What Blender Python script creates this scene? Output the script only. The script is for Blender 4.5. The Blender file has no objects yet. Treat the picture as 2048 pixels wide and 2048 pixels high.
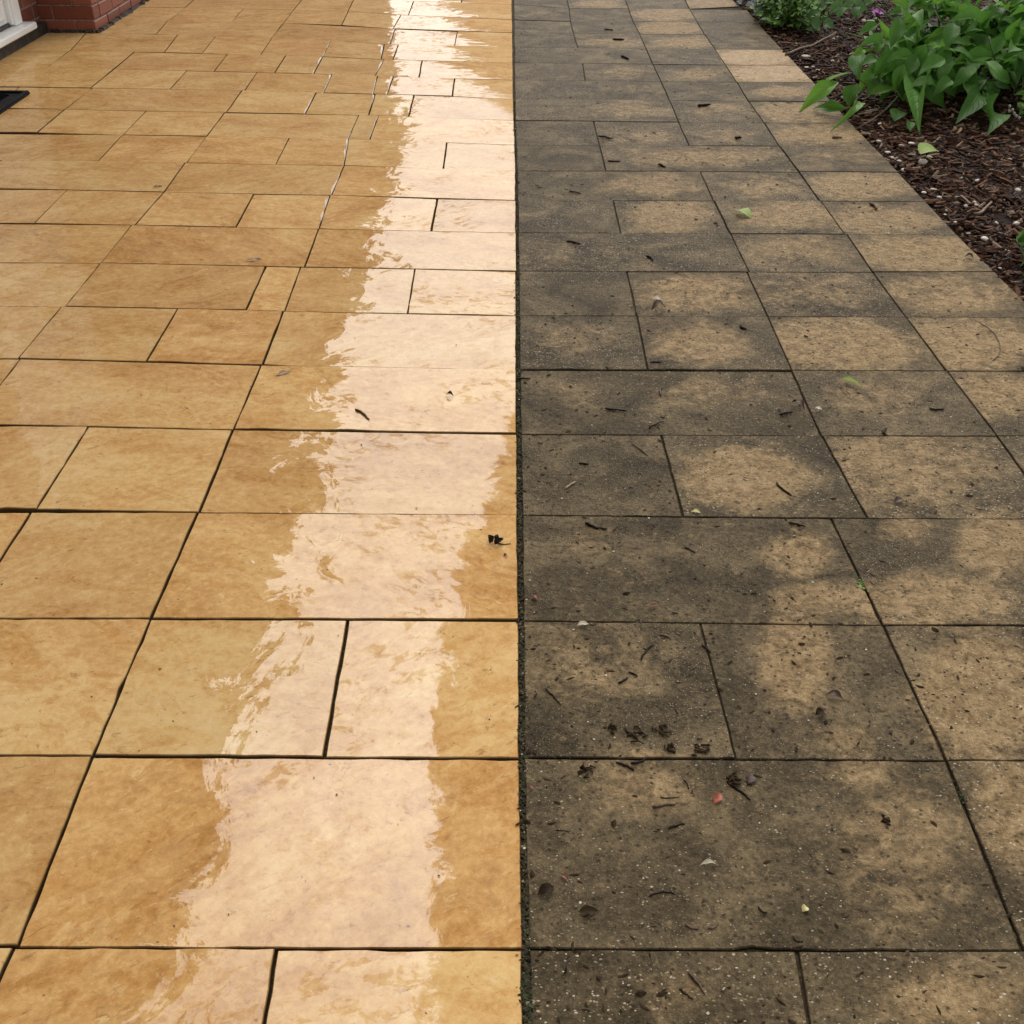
import bpy, bmesh, math, random
from mathutils import Matrix, Vector

# ------------------------------------------------------------------ camera, sky, sun, exposure
SC = bpy.context.scene
COL = SC.collection
CAM_H, FOCAL, PITCH, ROLL, YAW = 1.17, 2200.0, math.radians(34.18), 0.010, -0.0072
cam_data = bpy.data.cameras.new('camera')
cam_data.sensor_width = 36.0
cam_data.lens = 36.0 * FOCAL / 2048.0
cam_data.clip_start, cam_data.clip_end = 0.05, 3000.0
cam = bpy.data.objects.new('camera', cam_data)
COL.objects.link(cam)
CAM_R = Matrix.Rotation(YAW, 3, 'Z') @ Matrix.Rotation(math.pi / 2 - PITCH, 3, 'X') @ Matrix.Rotation(ROLL, 3, 'Z')
CAM_P = Vector((0.0, 0.0, CAM_H))
cam.matrix_world = Matrix.Translation(CAM_P) @ CAM_R.to_4x4()
SC.camera = cam

SUN_EL, SUN_AZ = math.radians(50.0), math.radians(-4.0)      # azimuth from the walking direction (+Y), towards +X
world = bpy.data.worlds.new('World')
SC.world = world
world.use_nodes = True
wn = world.node_tree
sky = wn.nodes.new('ShaderNodeTexSky')
sky.sky_type = 'NISHITA'
sky.sun_disc = False
sky.sun_elevation = SUN_EL
sky.sun_rotation = SUN_AZ
sky.air_density, sky.dust_density, sky.ozone_density = 1.0, 1.5, 1.0
hs = wn.nodes.new('ShaderNodeHueSaturation')
hs.inputs['Saturation'].default_value = 0.12
bg = wn.nodes['Background']
bg.inputs['Strength'].default_value = 0.085
wn.links.new(sky.outputs['Color'], hs.inputs['Color'])
wn.links.new(hs.outputs['Color'], bg.inputs['Color'])

sun_data = bpy.data.lights.new('sun', 'SUN')
sun_data.energy = 1.2
sun_data.angle = math.radians(84.0)
sun_data.color = (1.0, 0.92, 0.82)
sun = bpy.data.objects.new('sun', sun_data)
COL.objects.link(sun)
sun_dir = Vector((math.sin(SUN_AZ) * math.cos(SUN_EL), math.cos(SUN_AZ) * math.cos(SUN_EL), math.sin(SUN_EL)))
sun.rotation_euler = sun_dir.to_track_quat('Z', 'Y').to_euler()
sun.location = (0, 0, 12)

SC.view_settings.view_transform = 'Standard'
SC.view_settings.look = 'None'
SC.view_settings.gamma = 1.0
SC.view_settings.use_curve_mapping = False
SC.view_settings.exposure = 1.08
SC.cycles.max_bounces = 6

# ------------------------------------------------------------------ helpers
RND = random.Random(7)
def ray(px, py):
    return CAM_R @ Vector(((px - 1024.0) / FOCAL, -(py - 1024.0) / FOCAL, -1.0))
def ground(px, py, z=0.0):
    d = ray(px, py)
    t = (z - CAM_H) / d.z
    return CAM_P + d * t
def at_y(px, py, y):
    d = ray(px, py)
    return CAM_P + d * (y / d.y)
def at_x(px, py, x):
    d = ray(px, py)
    return CAM_P + d * (x / d.x)
def to_px(p):
    q = CAM_R.transposed() @ (Vector(p) - CAM_P)
    return (1024.0 + FOCAL * q.x / -q.z, 1024.0 - FOCAL * q.y / -q.z)

def link(name, mesh, mat=None, parent=None, matrix=None):
    o = bpy.data.objects.new(name, mesh)
    COL.objects.link(o)
    if mat is not None and mesh is not None and not mesh.materials:
        mesh.materials.append(mat)
    if parent is not None:
        o.parent = parent
    if matrix is not None:
        o.matrix_world = matrix if parent is None else parent.matrix_world.inverted() @ matrix
        if parent is not None:
            o.matrix_local = parent.matrix_world.inverted() @ matrix
    return o
def tag(o, label=None, cat=None, group=None, kind=None):
    if label: o['label'] = label
    if cat: o['category'] = cat
    if group: o['group'] = group
    if kind: o['kind'] = kind
    return o
def empty(name, loc, label=None, cat=None, group=None, kind=None):
    o = bpy.data.objects.new(name, None)
    COL.objects.link(o)
    o.matrix_world = Matrix.Translation(Vector(loc))
    o.empty_display_size = 0.1
    return tag(o, label, cat, group, kind)
def mesh_from(name, verts, faces, smooth=False):
    m = bpy.data.meshes.new(name)
    m.from_pydata([tuple(v) for v in verts], [], faces)
    m.update()
    if smooth:
        m.polygons.foreach_set('use_smooth', [True] * len(m.polygons))
    return m
class MB:
    """Collects simple solids and builds them as one mesh."""
    def __init__(self):
        self.v, self.f = [], []
    def box(self, lo, hi, bev=0.0):
        x0, y0, z0 = lo; x1, y1, z1 = hi
        b = len(self.v)
        if bev <= 0:
            self.v += [(x0, y0, z0), (x1, y0, z0), (x1, y1, z0), (x0, y1, z0), (x0, y0, z1), (x1, y0, z1), (x1, y1, z1), (x0, y1, z1)]
            self.f += [tuple(b + i for i in q) for q in ((0, 3, 2, 1), (4, 5, 6, 7), (0, 1, 5, 4), (1, 2, 6, 5), (2, 3, 7, 6), (3, 0, 4, 7))]
        else:
            bm = bmesh.new()
            bmesh.ops.create_cube(bm, size=1.0)
            for v in bm.verts:
                v.co = Vector(((x0 + x1) / 2 + v.co.x * (x1 - x0), (y0 + y1) / 2 + v.co.y * (y1 - y0), (z0 + z1) / 2 + v.co.z * (z1 - z0)))
            bmesh.ops.bevel(bm, geom=bm.edges[:], offset=bev, segments=1, affect='EDGES')
            bm.verts.index_update()
            self.v += [tuple(v.co) for v in bm.verts]
            self.f += [tuple(b + v.index for v in f.verts) for f in bm.faces]
            bm.free()
        return self
    def tube(self, pts, radii, n=6):
        pts = [Vector(p) for p in pts]
        b = len(self.v)
        up = Vector((0.31, 0.17, 0.93))
        for i, p in enumerate(pts):
            t = (pts[min(i + 1, len(pts) - 1)] - pts[max(i - 1, 0)])
            t = t.normalized() if t.length > 1e-9 else Vector((0, 0, 1))
            a = t.cross(up)
            if a.length < 1e-3: a = t.cross(Vector((1, 0, 0)))
            a.normalize(); c = t.cross(a)
            r = radii[i] if isinstance(radii, (list, tuple)) else radii
            for k in range(n):
                w = 2 * math.pi * k / n
                self.v.append(tuple(p + a * (r * math.cos(w)) + c * (r * math.sin(w))))
        for i in range(len(pts) - 1):
            for k in range(n):
                self.f.append((b + i * n + k, b + i * n + (k + 1) % n, b + (i + 1) * n + (k + 1) % n, b + (i + 1) * n + k))
        self.f.append(tuple(b + k for k in reversed(range(n))))
        self.f.append(tuple(b + (len(pts) - 1) * n + k for k in range(n)))
        return self
    def prism(self, poly, z0, z1):
        b = len(self.v); n = len(poly)
        self.v += [(p[0], p[1], z0) for p in poly] + [(p[0], p[1], z1) for p in poly]
        self.f.append(tuple(b + k for k in reversed(range(n))))
        self.f.append(tuple(b + n + k for k in range(n)))
        for k in range(n):
            self.f.append((b + k, b + (k + 1) % n, b + n + (k + 1) % n, b + n + k))
        return self
    def build(self, name, mat=None, parent=None, smooth=False):
        o = link(name, mesh_from(name, self.v, self.f, smooth), mat, parent)
        if parent is not None:
            o.matrix_parent_inverse = parent.matrix_world.inverted()
        return o

# ------------------------------------------------------------------ material helper
class NT:
    def __init__(self, name):
        self.m = bpy.data.materials.new(name)
        self.m.use_nodes = True
        self.t = self.m.node_tree
        self.out = self.t.nodes['Material Output']
        self.bsdf = self.t.nodes['Principled BSDF']
    def put(self, sock, val):
        if isinstance(val, bpy.types.NodeSocket):
            self.t.links.new(val, sock)
        elif val is not None:
            if sock.type == 'RGBA' and len(val) == 3: val = (*val, 1.0)
            sock.default_value = val
    def node(self, typ, props=None, **ins):
        n = self.t.nodes.new('ShaderNode' + typ)
        for k, v in (props or {}).items(): setattr(n, k, v)
        for k, v in ins.items():
            key = int(k[1:]) if k[0] == 'i' and k[1:].isdigit() else k.replace('_', ' ')
            self.put(n.inputs[key], v)
        return n
    def math(self, op, a, b=0.0, c=None, clamp=False):
        n = self.node('Math', {'operation': op, 'use_clamp': clamp}, i0=a, i1=b)
        if c is not None: self.put(n.inputs[2], c)
        return n.outputs[0]
    def vmath(self, op, a, b=(0, 0, 0)):
        n = self.node('VectorMath', {'operation': op}, i0=a, i1=b)
        return n.outputs[0]
    def noise(self, vec, scale, detail=4.0, rough=0.55, dist=0.0, color=False):
        n = self.node('TexNoise', None, Vector=vec, Scale=scale, Detail=detail, Roughness=rough, Distortion=dist)
        return n.outputs['Color' if color else 'Fac']
    def ramp(self, fac, stops, interp='LINEAR'):
        n = self.node('ValToRGB', None, Fac=fac)
        cr = n.color_ramp
        cr.interpolation = interp
        while len(cr.elements) < len(stops): cr.elements.new(0.5)
        for e, (p, c) in zip(cr.elements, stops):
            e.position = p
            e.color = (*c, 1.0) if not isinstance(c, (int, float)) else (c, c, c, 1.0)
        return n.outputs['Color']
    def mix(self, fac, a, b, blend='MIX'):
        n = self.node('Mix', {'data_type': 'RGBA', 'blend_type': blend})
        self.put(n.inputs[0], fac); self.put(n.inputs[6], a); self.put(n.inputs[7], b)
        return n.outputs[2]
    def smooth(self, x, lo, hi, a=0.0, b=1.0):
        n = self.node('MapRange', {'interpolation_type': 'SMOOTHSTEP'})
        for i, v in enumerate((x, lo, hi, a, b)): self.put(n.inputs[i], v)
        return n.outputs[0]
    def bump(self, height, dist, strength=1.0, normal=None):
        n = self.node('Bump', None, Height=height, Distance=dist, Strength=strength)
        if normal is not None: self.put(n.inputs['Normal'], normal)
        return n.outputs[0]
    def pos(self): return self.node('NewGeometry').outputs['Position']
    def island(self): return self.node('NewGeometry').outputs['Random Per Island']
    def rnd(self): return self.node('ObjectInfo').outputs['Random']
    def attr(self, name, kind='GEOMETRY', out='Fac'):
        return self.node('Attribute', {'attribute_type': kind, 'attribute_name': name}).outputs[out]
    def set(self, **kw):
        for k, v in kw.items(): self.put(self.bsdf.inputs[k.replace('_', ' ')], v)
        return self

def mat_simple(name, color, rough=0.6, var=0.25, scale=20.0, bump=0.0, **kw):
    q = NT(name)
    p = q.pos()
    n = q.noise(p, scale, 5)
    f = q.smooth(n, 0.3, 0.7)
    q.set(Base_Color=q.mix(f, tuple(c * (1 - var) for c in color), tuple(min(1, c * (1 + var)) for c in color)), Roughness=rough, **kw)
    if bump: q.set(Normal=q.bump(n, bump))
    return q.m
# ------------------------------------------------------------------ paving materials
def mat_wet_stone():
    q = NT('wet_golden_sandstone')
    rnd = q.rnd()
    off = q.node('CombineXYZ', None, X=q.math('MULTIPLY', rnd, 37.0), Y=q.math('MULTIPLY', rnd, 71.0), Z=q.math('MULTIPLY', rnd, 13.0)).outputs[0]
    p0 = q.pos()
    vec = q.vmath('ADD', p0, off)
    ang = q.math('MULTIPLY', q.math('SUBTRACT', q.math('FRACT', q.math('MULTIPLY', rnd, 17.3)), 0.5), 1.5)
    rot = q.node('VectorRotate', {'rotation_type': 'Z_AXIS'}, Vector=vec, Angle=ang).outputs[0]
    vs = q.vmath('MULTIPLY', rot, (1.0, 1.7, 1.0))
    n1 = q.noise(vs, 3.2, 5, 0.55, 0.7)
    n2 = q.noise(vs, 11.0, 8, 0.62, 1.3)
    n3 = q.noise(vec, 62.0, 6, 0.78, 0.3)
    base = q.math('ADD', q.math('ADD', q.math('MULTIPLY', n1, 0.36), q.math('MULTIPLY', n2, 0.26)), q.math('MULTIPLY', n3, 0.46))
    base = q.math('ADD', base, q.math('MULTIPLY', q.math('SUBTRACT', q.math('FRACT', q.math('MULTIPLY', rnd, 5.1)), 0.5), 0.075))
    col = q.ramp(base, [(0.37, (0.31, 0.140, 0.040)), (0.46, (0.48, 0.248, 0.080)), (0.54, (0.61, 0.355, 0.130)), (0.63, (0.71, 0.485, 0.21)), (0.75, (0.76, 0.58, 0.32))])
    # flakes and laminations of the riven face
    n6 = q.noise(vs, 40.0, 7, 0.76, 0.5)
    fl = q.noise(vec, 3.0, 2)
    col = q.mix(q.math('MULTIPLY', q.smooth(n6, 0.59, 0.64), q.smooth(fl, 0.35, 0.65, 0.25, 0.95)), col, (0.68, 0.49, 0.23))
    col = q.mix(q.math('MULTIPLY', q.smooth(n6, 0.41, 0.36), 0.58), col, (0.20, 0.085, 0.024))
    n5 = q.noise(vs, 2.8, 7, 0.60, 1.3)
    st = q.math('FLOOR', q.math('MULTIPLY', n5, 15.0))
    stf = q.math('FRACT', q.math('MULTIPLY', q.math('SINE', q.math('MULTIPLY', st, 12.9898)), 43.758))
    col = q.mix(0.26, col, q.ramp(stf, [(0.0, (0.30, 0.13, 0.035)), (0.5, (0.52, 0.30, 0.10)), (1.0, (0.70, 0.52, 0.27))]))
    # thin riven seams and pores
    n4 = q.noise(vs, 4.0, 4, 0.5, 1.0)
    seam = q.math('ABSOLUTE', q.math('SUBTRACT', n4, 0.5))
    seam_m = q.math('MULTIPLY', q.smooth(seam, 0.006, 0.0), q.smooth(q.noise(vec, 5.0, 3), 0.55, 0.68))
    col = q.mix(q.math('MULTIPLY', seam_m, 0.55), col, (0.12, 0.055, 0.018))
    vor = q.node('TexVoronoi', {'feature': 'F1'}, Vector=q.vmath('ADD', vec, q.vmath('MULTIPLY', q.noise(vec, 70.0, 2, color=True), (0.012, 0.012, 0.0))), Scale=60.0, Randomness=1.0)
    pick = q.math('GREATER_THAN', q.node('SeparateColor', None, Color=vor.outputs['Color']).outputs[0], 0.84)
    pit = q.math('MULTIPLY', q.smooth(vor.outputs['Distance'], 0.17, 0.08), pick)
    pit = q.math('MULTIPLY', pit, q.smooth(q.noise(vec, 5.0, 2), 0.45, 0.62))
    col = q.mix(q.math('MULTIPLY', pit, 0.8), col, (0.07, 0.030, 0.012))
    vor2 = q.node('TexVoronoi', {'feature': 'F1'}, Vector=vs, Scale=120.0, Randomness=1.0)
    pick2 = q.math('GREATER_THAN', q.node('SeparateColor', None, Color=vor2.outputs['Color']).outputs[1], 0.86)
    gr = q.math('MULTIPLY', q.smooth(vor2.outputs['Distance'], 0.30, 0.10), pick2)
    col = q.mix(q.math('MULTIPLY', gr, 0.5), col, (0.66, 0.47, 0.24))
    hsv = q.node('HueSaturation', None, Hue=0.5, Saturation=1.0, Value=q.math('ADD', 0.93, q.math('MULTIPLY', q.math('FRACT', q.math('MULTIPLY', rnd, 9.7)), 0.14)), Fac=1.0, Color=col).outputs[0]
    # film of water: thick where it lies, gone where the stone has drained
    dry = q.attr('dry')
    w0 = q.noise(q.vmath('MULTIPLY', vec, q.node('CombineXYZ', None, X=1.0, Y=q.smooth(q.node('SeparateXYZ', None, Vector=p0).outputs[1], 3.5, 5.0, 0.7, 1.9), Z=1.0).outputs[0]), 10.0, 9, 0.70, 1.2)
    dryf = q.smooth(q.math('ADD', dry, q.math('MULTIPLY', q.math('SUBTRACT', w0, 0.5), 1.25)), 0.46, 0.54)
    film = q.math('SUBTRACT', 1.0, dryf)
    hb = q.math('ADD', q.math('ADD', q.math('MULTIPLY', n2, 0.5), q.math('MULTIPLY', n3, 0.35)), q.math('MULTIPLY', pit, -0.5))
    hsv = q.mix(q.math('MULTIPLY', q.attr('grime'), 1.0, clamp=True), hsv, (0.042, 0.028, 0.013))
    q.set(Base_Color=hsv, Roughness=0.7, Specular_IOR_Level=0.03, Normal=q.bump(hb, 0.0022))
    va = q.vmath('MULTIPLY', vec, (1.0, 0.72, 1.0))
    tl = q.node('TexNoise', None, Vector=va, Scale=9.0, Detail=10.0, Roughness=0.74, Distortion=1.3).outputs['Color']
    tl = q.vmath('MULTIPLY', q.vmath('SUBTRACT', tl, (0.5, 0.5, 0.5)), (0.20, 0.085, 0.0))
    amp = q.smooth(q.noise(vec, 5.0, 3), 0.40, 0.62, 0.55, 1.9)
    tl = q.node('VectorMath', {'operation': 'SCALE'}, i0=tl, Scale=amp).outputs[0]
    cn = q.vmath('NORMALIZE', q.vmath('ADD', q.node('NewGeometry').outputs['Normal'], tl))
    film = q.math('MULTIPLY', film, q.smooth(q.node('SeparateXYZ', None, Vector=p0).outputs[0], -1.9, -0.55, 0.60, 1.0))
    film = q.math('MULTIPLY', film, q.smooth(q.node('SeparateXYZ', None, Vector=p0).outputs[1], 1.2, 4.6, 1.0, 0.52))
    film = q.math('MULTIPLY', film, q.math('SUBTRACT', 1.0, q.math('MULTIPLY', q.smooth(n6, 0.52, 0.66), 0.30)))
    hole = q.math('MULTIPLY', q.smooth(q.noise(vs, 26.0, 7, 0.72, 0.6), 0.53, 0.56), q.smooth(q.noise(vec, 3.4, 3), 0.50, 0.60))
    film = q.math('MULTIPLY', film, q.math('SUBTRACT', 1.0, q.math('MULTIPLY', hole, 0.72)))
    film = q.math('MULTIPLY', film, q.math('SUBTRACT', 1.0, q.math('MULTIPLY', q.smooth(n3, 0.40, 0.33), 0.6)))
    q.set(Coat_Weight=q.math('ADD', 0.03, q.math('MULTIPLY', film, 0.97)), Coat_Roughness=q.math('ADD', 0.015, q.math('MULTIPLY', dryf, 0.35)), Coat_IOR=1.55, Coat_Normal=cn)
    return q.m

def mat_dirty_stone():
    q = NT('weathered_grimy_sandstone')
    rnd = q.rnd()
    off = q.node('CombineXYZ', None, X=q.math('MULTIPLY', rnd, 41.0), Y=q.math('MULTIPLY', rnd, 67.0), Z=q.math('MULTIPLY', rnd, 19.0)).outputs[0]
    vec = q.vmath('ADD', q.pos(), off)
    vs = q.vmath('MULTIPLY', vec, (1.0, 1.12, 1.0))
    tan = q.attr('tan')
    n1 = q.noise(vs, 6.0, 7, 0.62, 0.9)
    n2 = q.noise(vs, 34.0, 7, 0.74, 0.6)
    n3 = q.noise(vec, 130.0, 5, 0.78)
    m = q.math('ADD', tan, q.math('MULTIPLY', q.math('SUBTRACT', n1, 0.5), 1.05))
    m = q.math('ADD', m, q.math('MULTIPLY', q.math('SUBTRACT', n2, 0.5), 1.25))
    m = q.smooth(m, 0.08, 0.88)
    dirt = q.ramp(q.math('ADD', q.math('MULTIPLY', n1, 0.5), q.math('MULTIPLY', n3, 0.5)), [(0.37, (0.030, 0.022, 0.011)), (0.5, (0.102, 0.076, 0.041)), (0.62, (0.22, 0.165, 0.090))])
    clean = q.ramp(q.math('ADD', q.math('MULTIPLY', n2, 0.55), q.math('MULTIPLY', n3, 0.45)), [(0.37, (0.10, 0.064, 0.028)), (0.5, (0.285, 0.195, 0.096)), (0.63, (0.48, 0.345, 0.185))])
    col = q.mix(m, dirt, clean)
    clean2 = q.ramp(n2, [(0.35, (0.33, 0.22, 0.115)), (0.65, (0.54, 0.405, 0.255))])
    col = q.mix(q.smooth(tan, 1.15, 1.6), col, clean2)
    # coarse grains standing out of the grime, dark crumbs between them
    vor = q.node('TexVoronoi', {'feature': 'F1'}, Vector=q.vmath('ADD', q.vmath('MULTIPLY', vec, (0.8, 1.15, 1.0)), q.vmath('MULTIPLY', q.noise(vec, 90.0, 2, color=True), (0.006, 0.006, 0.0))), Scale=290.0, Randomness=1.0)
    sep = q.node('SeparateColor', None, Color=vor.outputs['Color'])
    big = q.math('POWER', sep.outputs[2], 3.0)
    gr = q.math('MULTIPLY', q.smooth(q.math('SUBTRACT', q.math('ADD', vor.outputs['Distance'], q.math('MULTIPLY', n3, 0.5)), q.math('MULTIPLY', big, 0.34)), 0.46, 0.32), q.math('GREATER_THAN', sep.outputs[0], 0.46))
    gr = q.math('MULTIPLY', gr, q.smooth(q.noise(vec, 18.0, 4), 0.34, 0.55, 0.4, 1.0))
    col = q.mix(q.math('MULTIPLY', gr, 0.85), col, q.mix(q.math('POWER', sep.outputs[1], 1.5), (0.30, 0.22, 0.12), (0.74, 0.66, 0.48)))
    vor2 = q.node('TexVoronoi', {'feature': 'F1'}, Vector=vs, Scale=95.0, Randomness=1.0)
    sep2 = q.node('SeparateColor', None, Color=vor2.outputs['Color'])
    dk = q.math('MULTIPLY', q.smooth(q.math('ADD', vor2.outputs['Distance'], q.math('MULTIPLY', n3, 0.2)), 0.46, 0.24), q.math('GREATER_THAN', sep2.outputs[0], 0.70))
    col = q.mix(q.math('MULTIPLY', dk, 0.8), col, (0.030, 0.020, 0.010))
    n7 = q.noise(vs, 48.0, 6, 0.74, 0.4)
    col = q.mix(q.math('MULTIPLY', q.smooth(n7, 0.42, 0.35), 0.6), col, (0.034, 0.024, 0.013))
    col = q.mix(q.math('MULTIPLY', q.smooth(n7, 0.59, 0.66), 0.50), col, (0.34, 0.24, 0.12))
    h = q.math('ADD', q.math('ADD', q.math('MULTIPLY', n2, 0.7), q.math('MULTIPLY', n3, 0.45)), q.math('MULTIPLY', gr, 0.35))
    col = q.mix(q.math('MULTIPLY', q.attr('grime'), 1.0, clamp=True), col, (0.028, 0.020, 0.011))
    q.set(Base_Color=col, Roughness=q.math('SUBTRACT', 0.72, q.math('MULTIPLY', gr, 0.3)), Specular_IOR_Level=0.16, Normal=q.bump(q.math('ADD', h, n7), 0.0045))
    return q.m

def mat_soil(name='joint_soil', moss=0.25):
    q = NT(name)
    p = q.pos()
    n = q.noise(p, 120.0, 6, 0.7)
    c = q.ramp(n, [(0.3, (0.014, 0.010, 0.006)), (0.52, (0.052, 0.037, 0.020)), (0.72, (0.17, 0.125, 0.075))])
    g = q.smooth(q.noise(p, 9.0, 5, 0.6), 0.56, 0.7)
    c = q.mix(q.math('MULTIPLY', g, moss * 2), c, (0.028, 0.040, 0.010))
    q.set(Base_Color=c, Roughness=0.9, Specular_IOR_Level=0.15, Normal=q.bump(n, 0.004))
    return q.m

M_WET = mat_wet_stone()
M_DIRTY = mat_dirty_stone()
M_SOIL = mat_soil()
# ------------------------------------------------------------------ paving layout: course lines and joints measured on the ground
LINES = [
 [(-400, 2440), (1045, 2455), (2400, 2466)],
 [(0, 1895.5), (95, 1894.5), (554, 1896), (1045, 1897), (1061, 1898), (1699, 1902), (2048, 1904)],
 [(0, 1509.6), (185, 1511), (648, 1514), (1040, 1515), (1054, 1516), (1699, 1519), (2048, 1523)],
 [(0, 1232), (301, 1237), (699, 1238), (1040, 1241), (1699, 1250), (2048, 1251)],
 [(0, 1017), (395, 1024.6), (699, 1027), (1036, 1030), (1699, 1037), (2048, 1039)],
 [(0, 849), (467, 859), (699, 862), (1036, 868.5), (1699, 872), (2048, 872)],
 [(0, 716), (522, 730), (699, 733), (1036, 739), (1699, 741), (2048, 742.6)],
 [(0, 610.5), (123, 612.7), (569, 622), (699, 625), (1034, 631), (1699, 633), (2048, 635)],
 [(0, 521), (201, 526), (609, 534), (830, 538), (1034, 542.5), (1699, 544), (1988, 543)],
 [(0, 444), (127, 448), (272, 450), (638, 458), (1036, 466), (1435, 467), (1911, 470.5)],
 [(0, 377), (250, 382), (507, 388), (699, 390.5), (877, 398.5), (1034, 401), (1699, 402), (1849, 403)],
 [(0, 317), (196, 322), (370, 325), (551, 329), (688, 331), (815, 338), (1033, 342), (1399, 342), (1796, 345)],
 [(0, 262), (246, 269), (413, 272), (696, 278.5), (739, 280), (1033, 290), (1558, 292), (1748, 293)],
 [(0, 216), (130, 218.5), (449, 225), (612, 227.5), (717, 229.5), (819, 234), (1029, 241), (1529, 246), (1696, 248)],
 [(0, 173.5), (181, 176), (489, 181), (645, 185.5), (904, 192), (1029, 198), (1496, 202), (1609, 203)],
 [(0, 133), (134, 136), (268, 139), (514, 145), (663, 148), (841, 155), (1027, 159.5), (1031, 162), (1475, 164), (1634, 165)],
 [(51, 99.6), (138, 102), (301, 104), (453, 108), (645, 113), (790, 119.5), (1027, 126), (1304, 129), (1595, 130.5)],
 [(214, 66), (312, 68), (543, 77), (659, 81.5), (797, 89), (1025, 94), (1156, 96), (1431, 99), (1565, 100)],
 [(337, 40), (565, 46), (685, 50), (826, 60), (1029, 66), (1279, 68), (1409, 69), (1500, 69)],
 [(279, 13.5), (486, 17.5), (696, 22.5), (804, 30), (1029, 40), (1138, 43), (1395, 43.5), (1503, 44)],
 [(330, -9), (486, -6), (830, 2), (1025, 9), (1136, 17), (1380, 18), (1485, 20)],
]
for k in range(7):                                     # courses that carry on beyond the top of the photograph
    u = 470.0 + LINES[-1][3][1]
    y = 1.0 / (1.0 / u + 92e-6) - 470.0
    LINES.append([(300, y - 8), (486, y - 6), (830, y - 2), (1030, y), (1480, y + 2)])
def line_y(i, x):
    L = LINES[i]
    if x <= L[0][0]:
        s = (L[1][1] - L[0][1]) / (L[1][0] - L[0][0])
        return L[0][1] + max(0.004, min(0.02, s)) * (x - L[0][0])
    for (x0, y0), (x1, y1) in zip(L, L[1:]):
        if x <= x1: return y0 + (y1 - y0) * (x - x0) / (x1 - x0)
    return L[-1][1] + 0.004 * (x - L[-1][0])
def poly(pts, y):
    if y <= pts[0][1]:
        (x0, y0), (x1, y1) = pts[0], pts[1]
    else:
        for (x0, y0), (x1, y1) in zip(pts, pts[1:]):
            if y <= y1: break
    return x0 + (x1 - x0) * (y - y0) / (y1 - y0)
EDGE_L = [(1024, 0), (1026, 150), (1028, 240), (1032, 342), (1033, 543), (1034, 868), (1035, 1031), (1039, 1241), (1040, 1515), (1046, 1897), (1049, 2048), (1056, 2455)]
EDGE_R = [(1027.5, 0), (1030, 240), (1034, 342), (1037, 543), (1040, 868), (1043, 1040), (1044.5, 1241), (1047.5, 1515), (1055.5, 1897), (1060, 2048), (1072, 2455)]
BORDER = [(1465, -13), (1477, 0), (1550, 84), (1637, 174), (1696, 239), (1797, 344), (1913, 469), (2048, 600), (3000, 1590), (3880, 2500)]
# joints of each course, bottom course first: (x on the lower line, x on the upper line)
LEFT = [
 [(-212, 27), (461, 554)], [(34, 185)], [(185, 301), (648, 697)], [(301, 395)], [(72, 177), (398, 466)], [(-60, 40), (467, 522)],
 [(36, 123), (292, 355), (524, 566)], [(131, 201), (491, 531), (569, 601), (815, 830)], [(202, 263), (609, 637)],
 [(69, 134), (270, 328), (471, 507), (638, 660), (862, 874)], [(-62, 7), (328, 370), (663, 688)],
 [(196, 245), (373, 413), (551, 578), (688, 697), (886, 893)], [(74, 129), (246, 292), (413, 449), (696, 718), (739, 757)],
 [(-12, 38), (130, 185), (453, 484), (610, 632), (737, 750), (817, 828)], [(-5, 43), (181, 228), (340, 373), (489, 514), (647, 664), (746, 755), (774, 786), (904, 909)],
 [(94, 138), (228, 268), (428, 455), (549, 571), (627, 645), (750, 768), (838, 844)], [(139, 172), (328, 355), (404, 431), (521, 543), (646, 661), (762, 768), (786, 797)],
 [(312, 337), (542, 567), (779, 790), (909, 915)], [(339, 370), (464, 486), (567, 587), (683, 696), (786, 802)],
 [(370, 396), (587, 606), (696, 707), (817, 827)], [(480, 500), (707, 717), (923, 926)],
]
RIGHT = [
 [(1685, 1594)], [(2046, 1892)], [(1473, 1400), (1892, 1766)], [(1765, 1662)], [(1366, 1322), (1735, 1644), (2116, 1994)], [(1643, 1583), (1994, 1894)],
 [(1295, 1274), (1583, 1535), (1893, 1813)], [(1274, 1254), (1536, 1494), (1812, 1746)], [(1498, 1461), (1745, 1694)],
 [(1241, 1226), (1460, 1428), (1690, 1642)], [(1427, 1400), (1640, 1598)],
 [(1212, 1199), (1598, 1559)], [(1199, 1187), (1379, 1357), (1558, 1529)],
 [(1357, 1339), (1529, 1497)], [(1339, 1322), (1496, 1474)],
 [(1170, 1165), (1322, 1306), (1473, 1451)], [(1305, 1292), (1451, 1430)],
 [(1156, 1147), (1292, 1279), (1431, 1409)], [(1147, 1141), (1279, 1266), (1409, 1394)],
 [(1141, 1138), (1266, 1257), (1394, 1379)], [(1138, 1131), (1257, 1247), (1379, 1365)],
]
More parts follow.
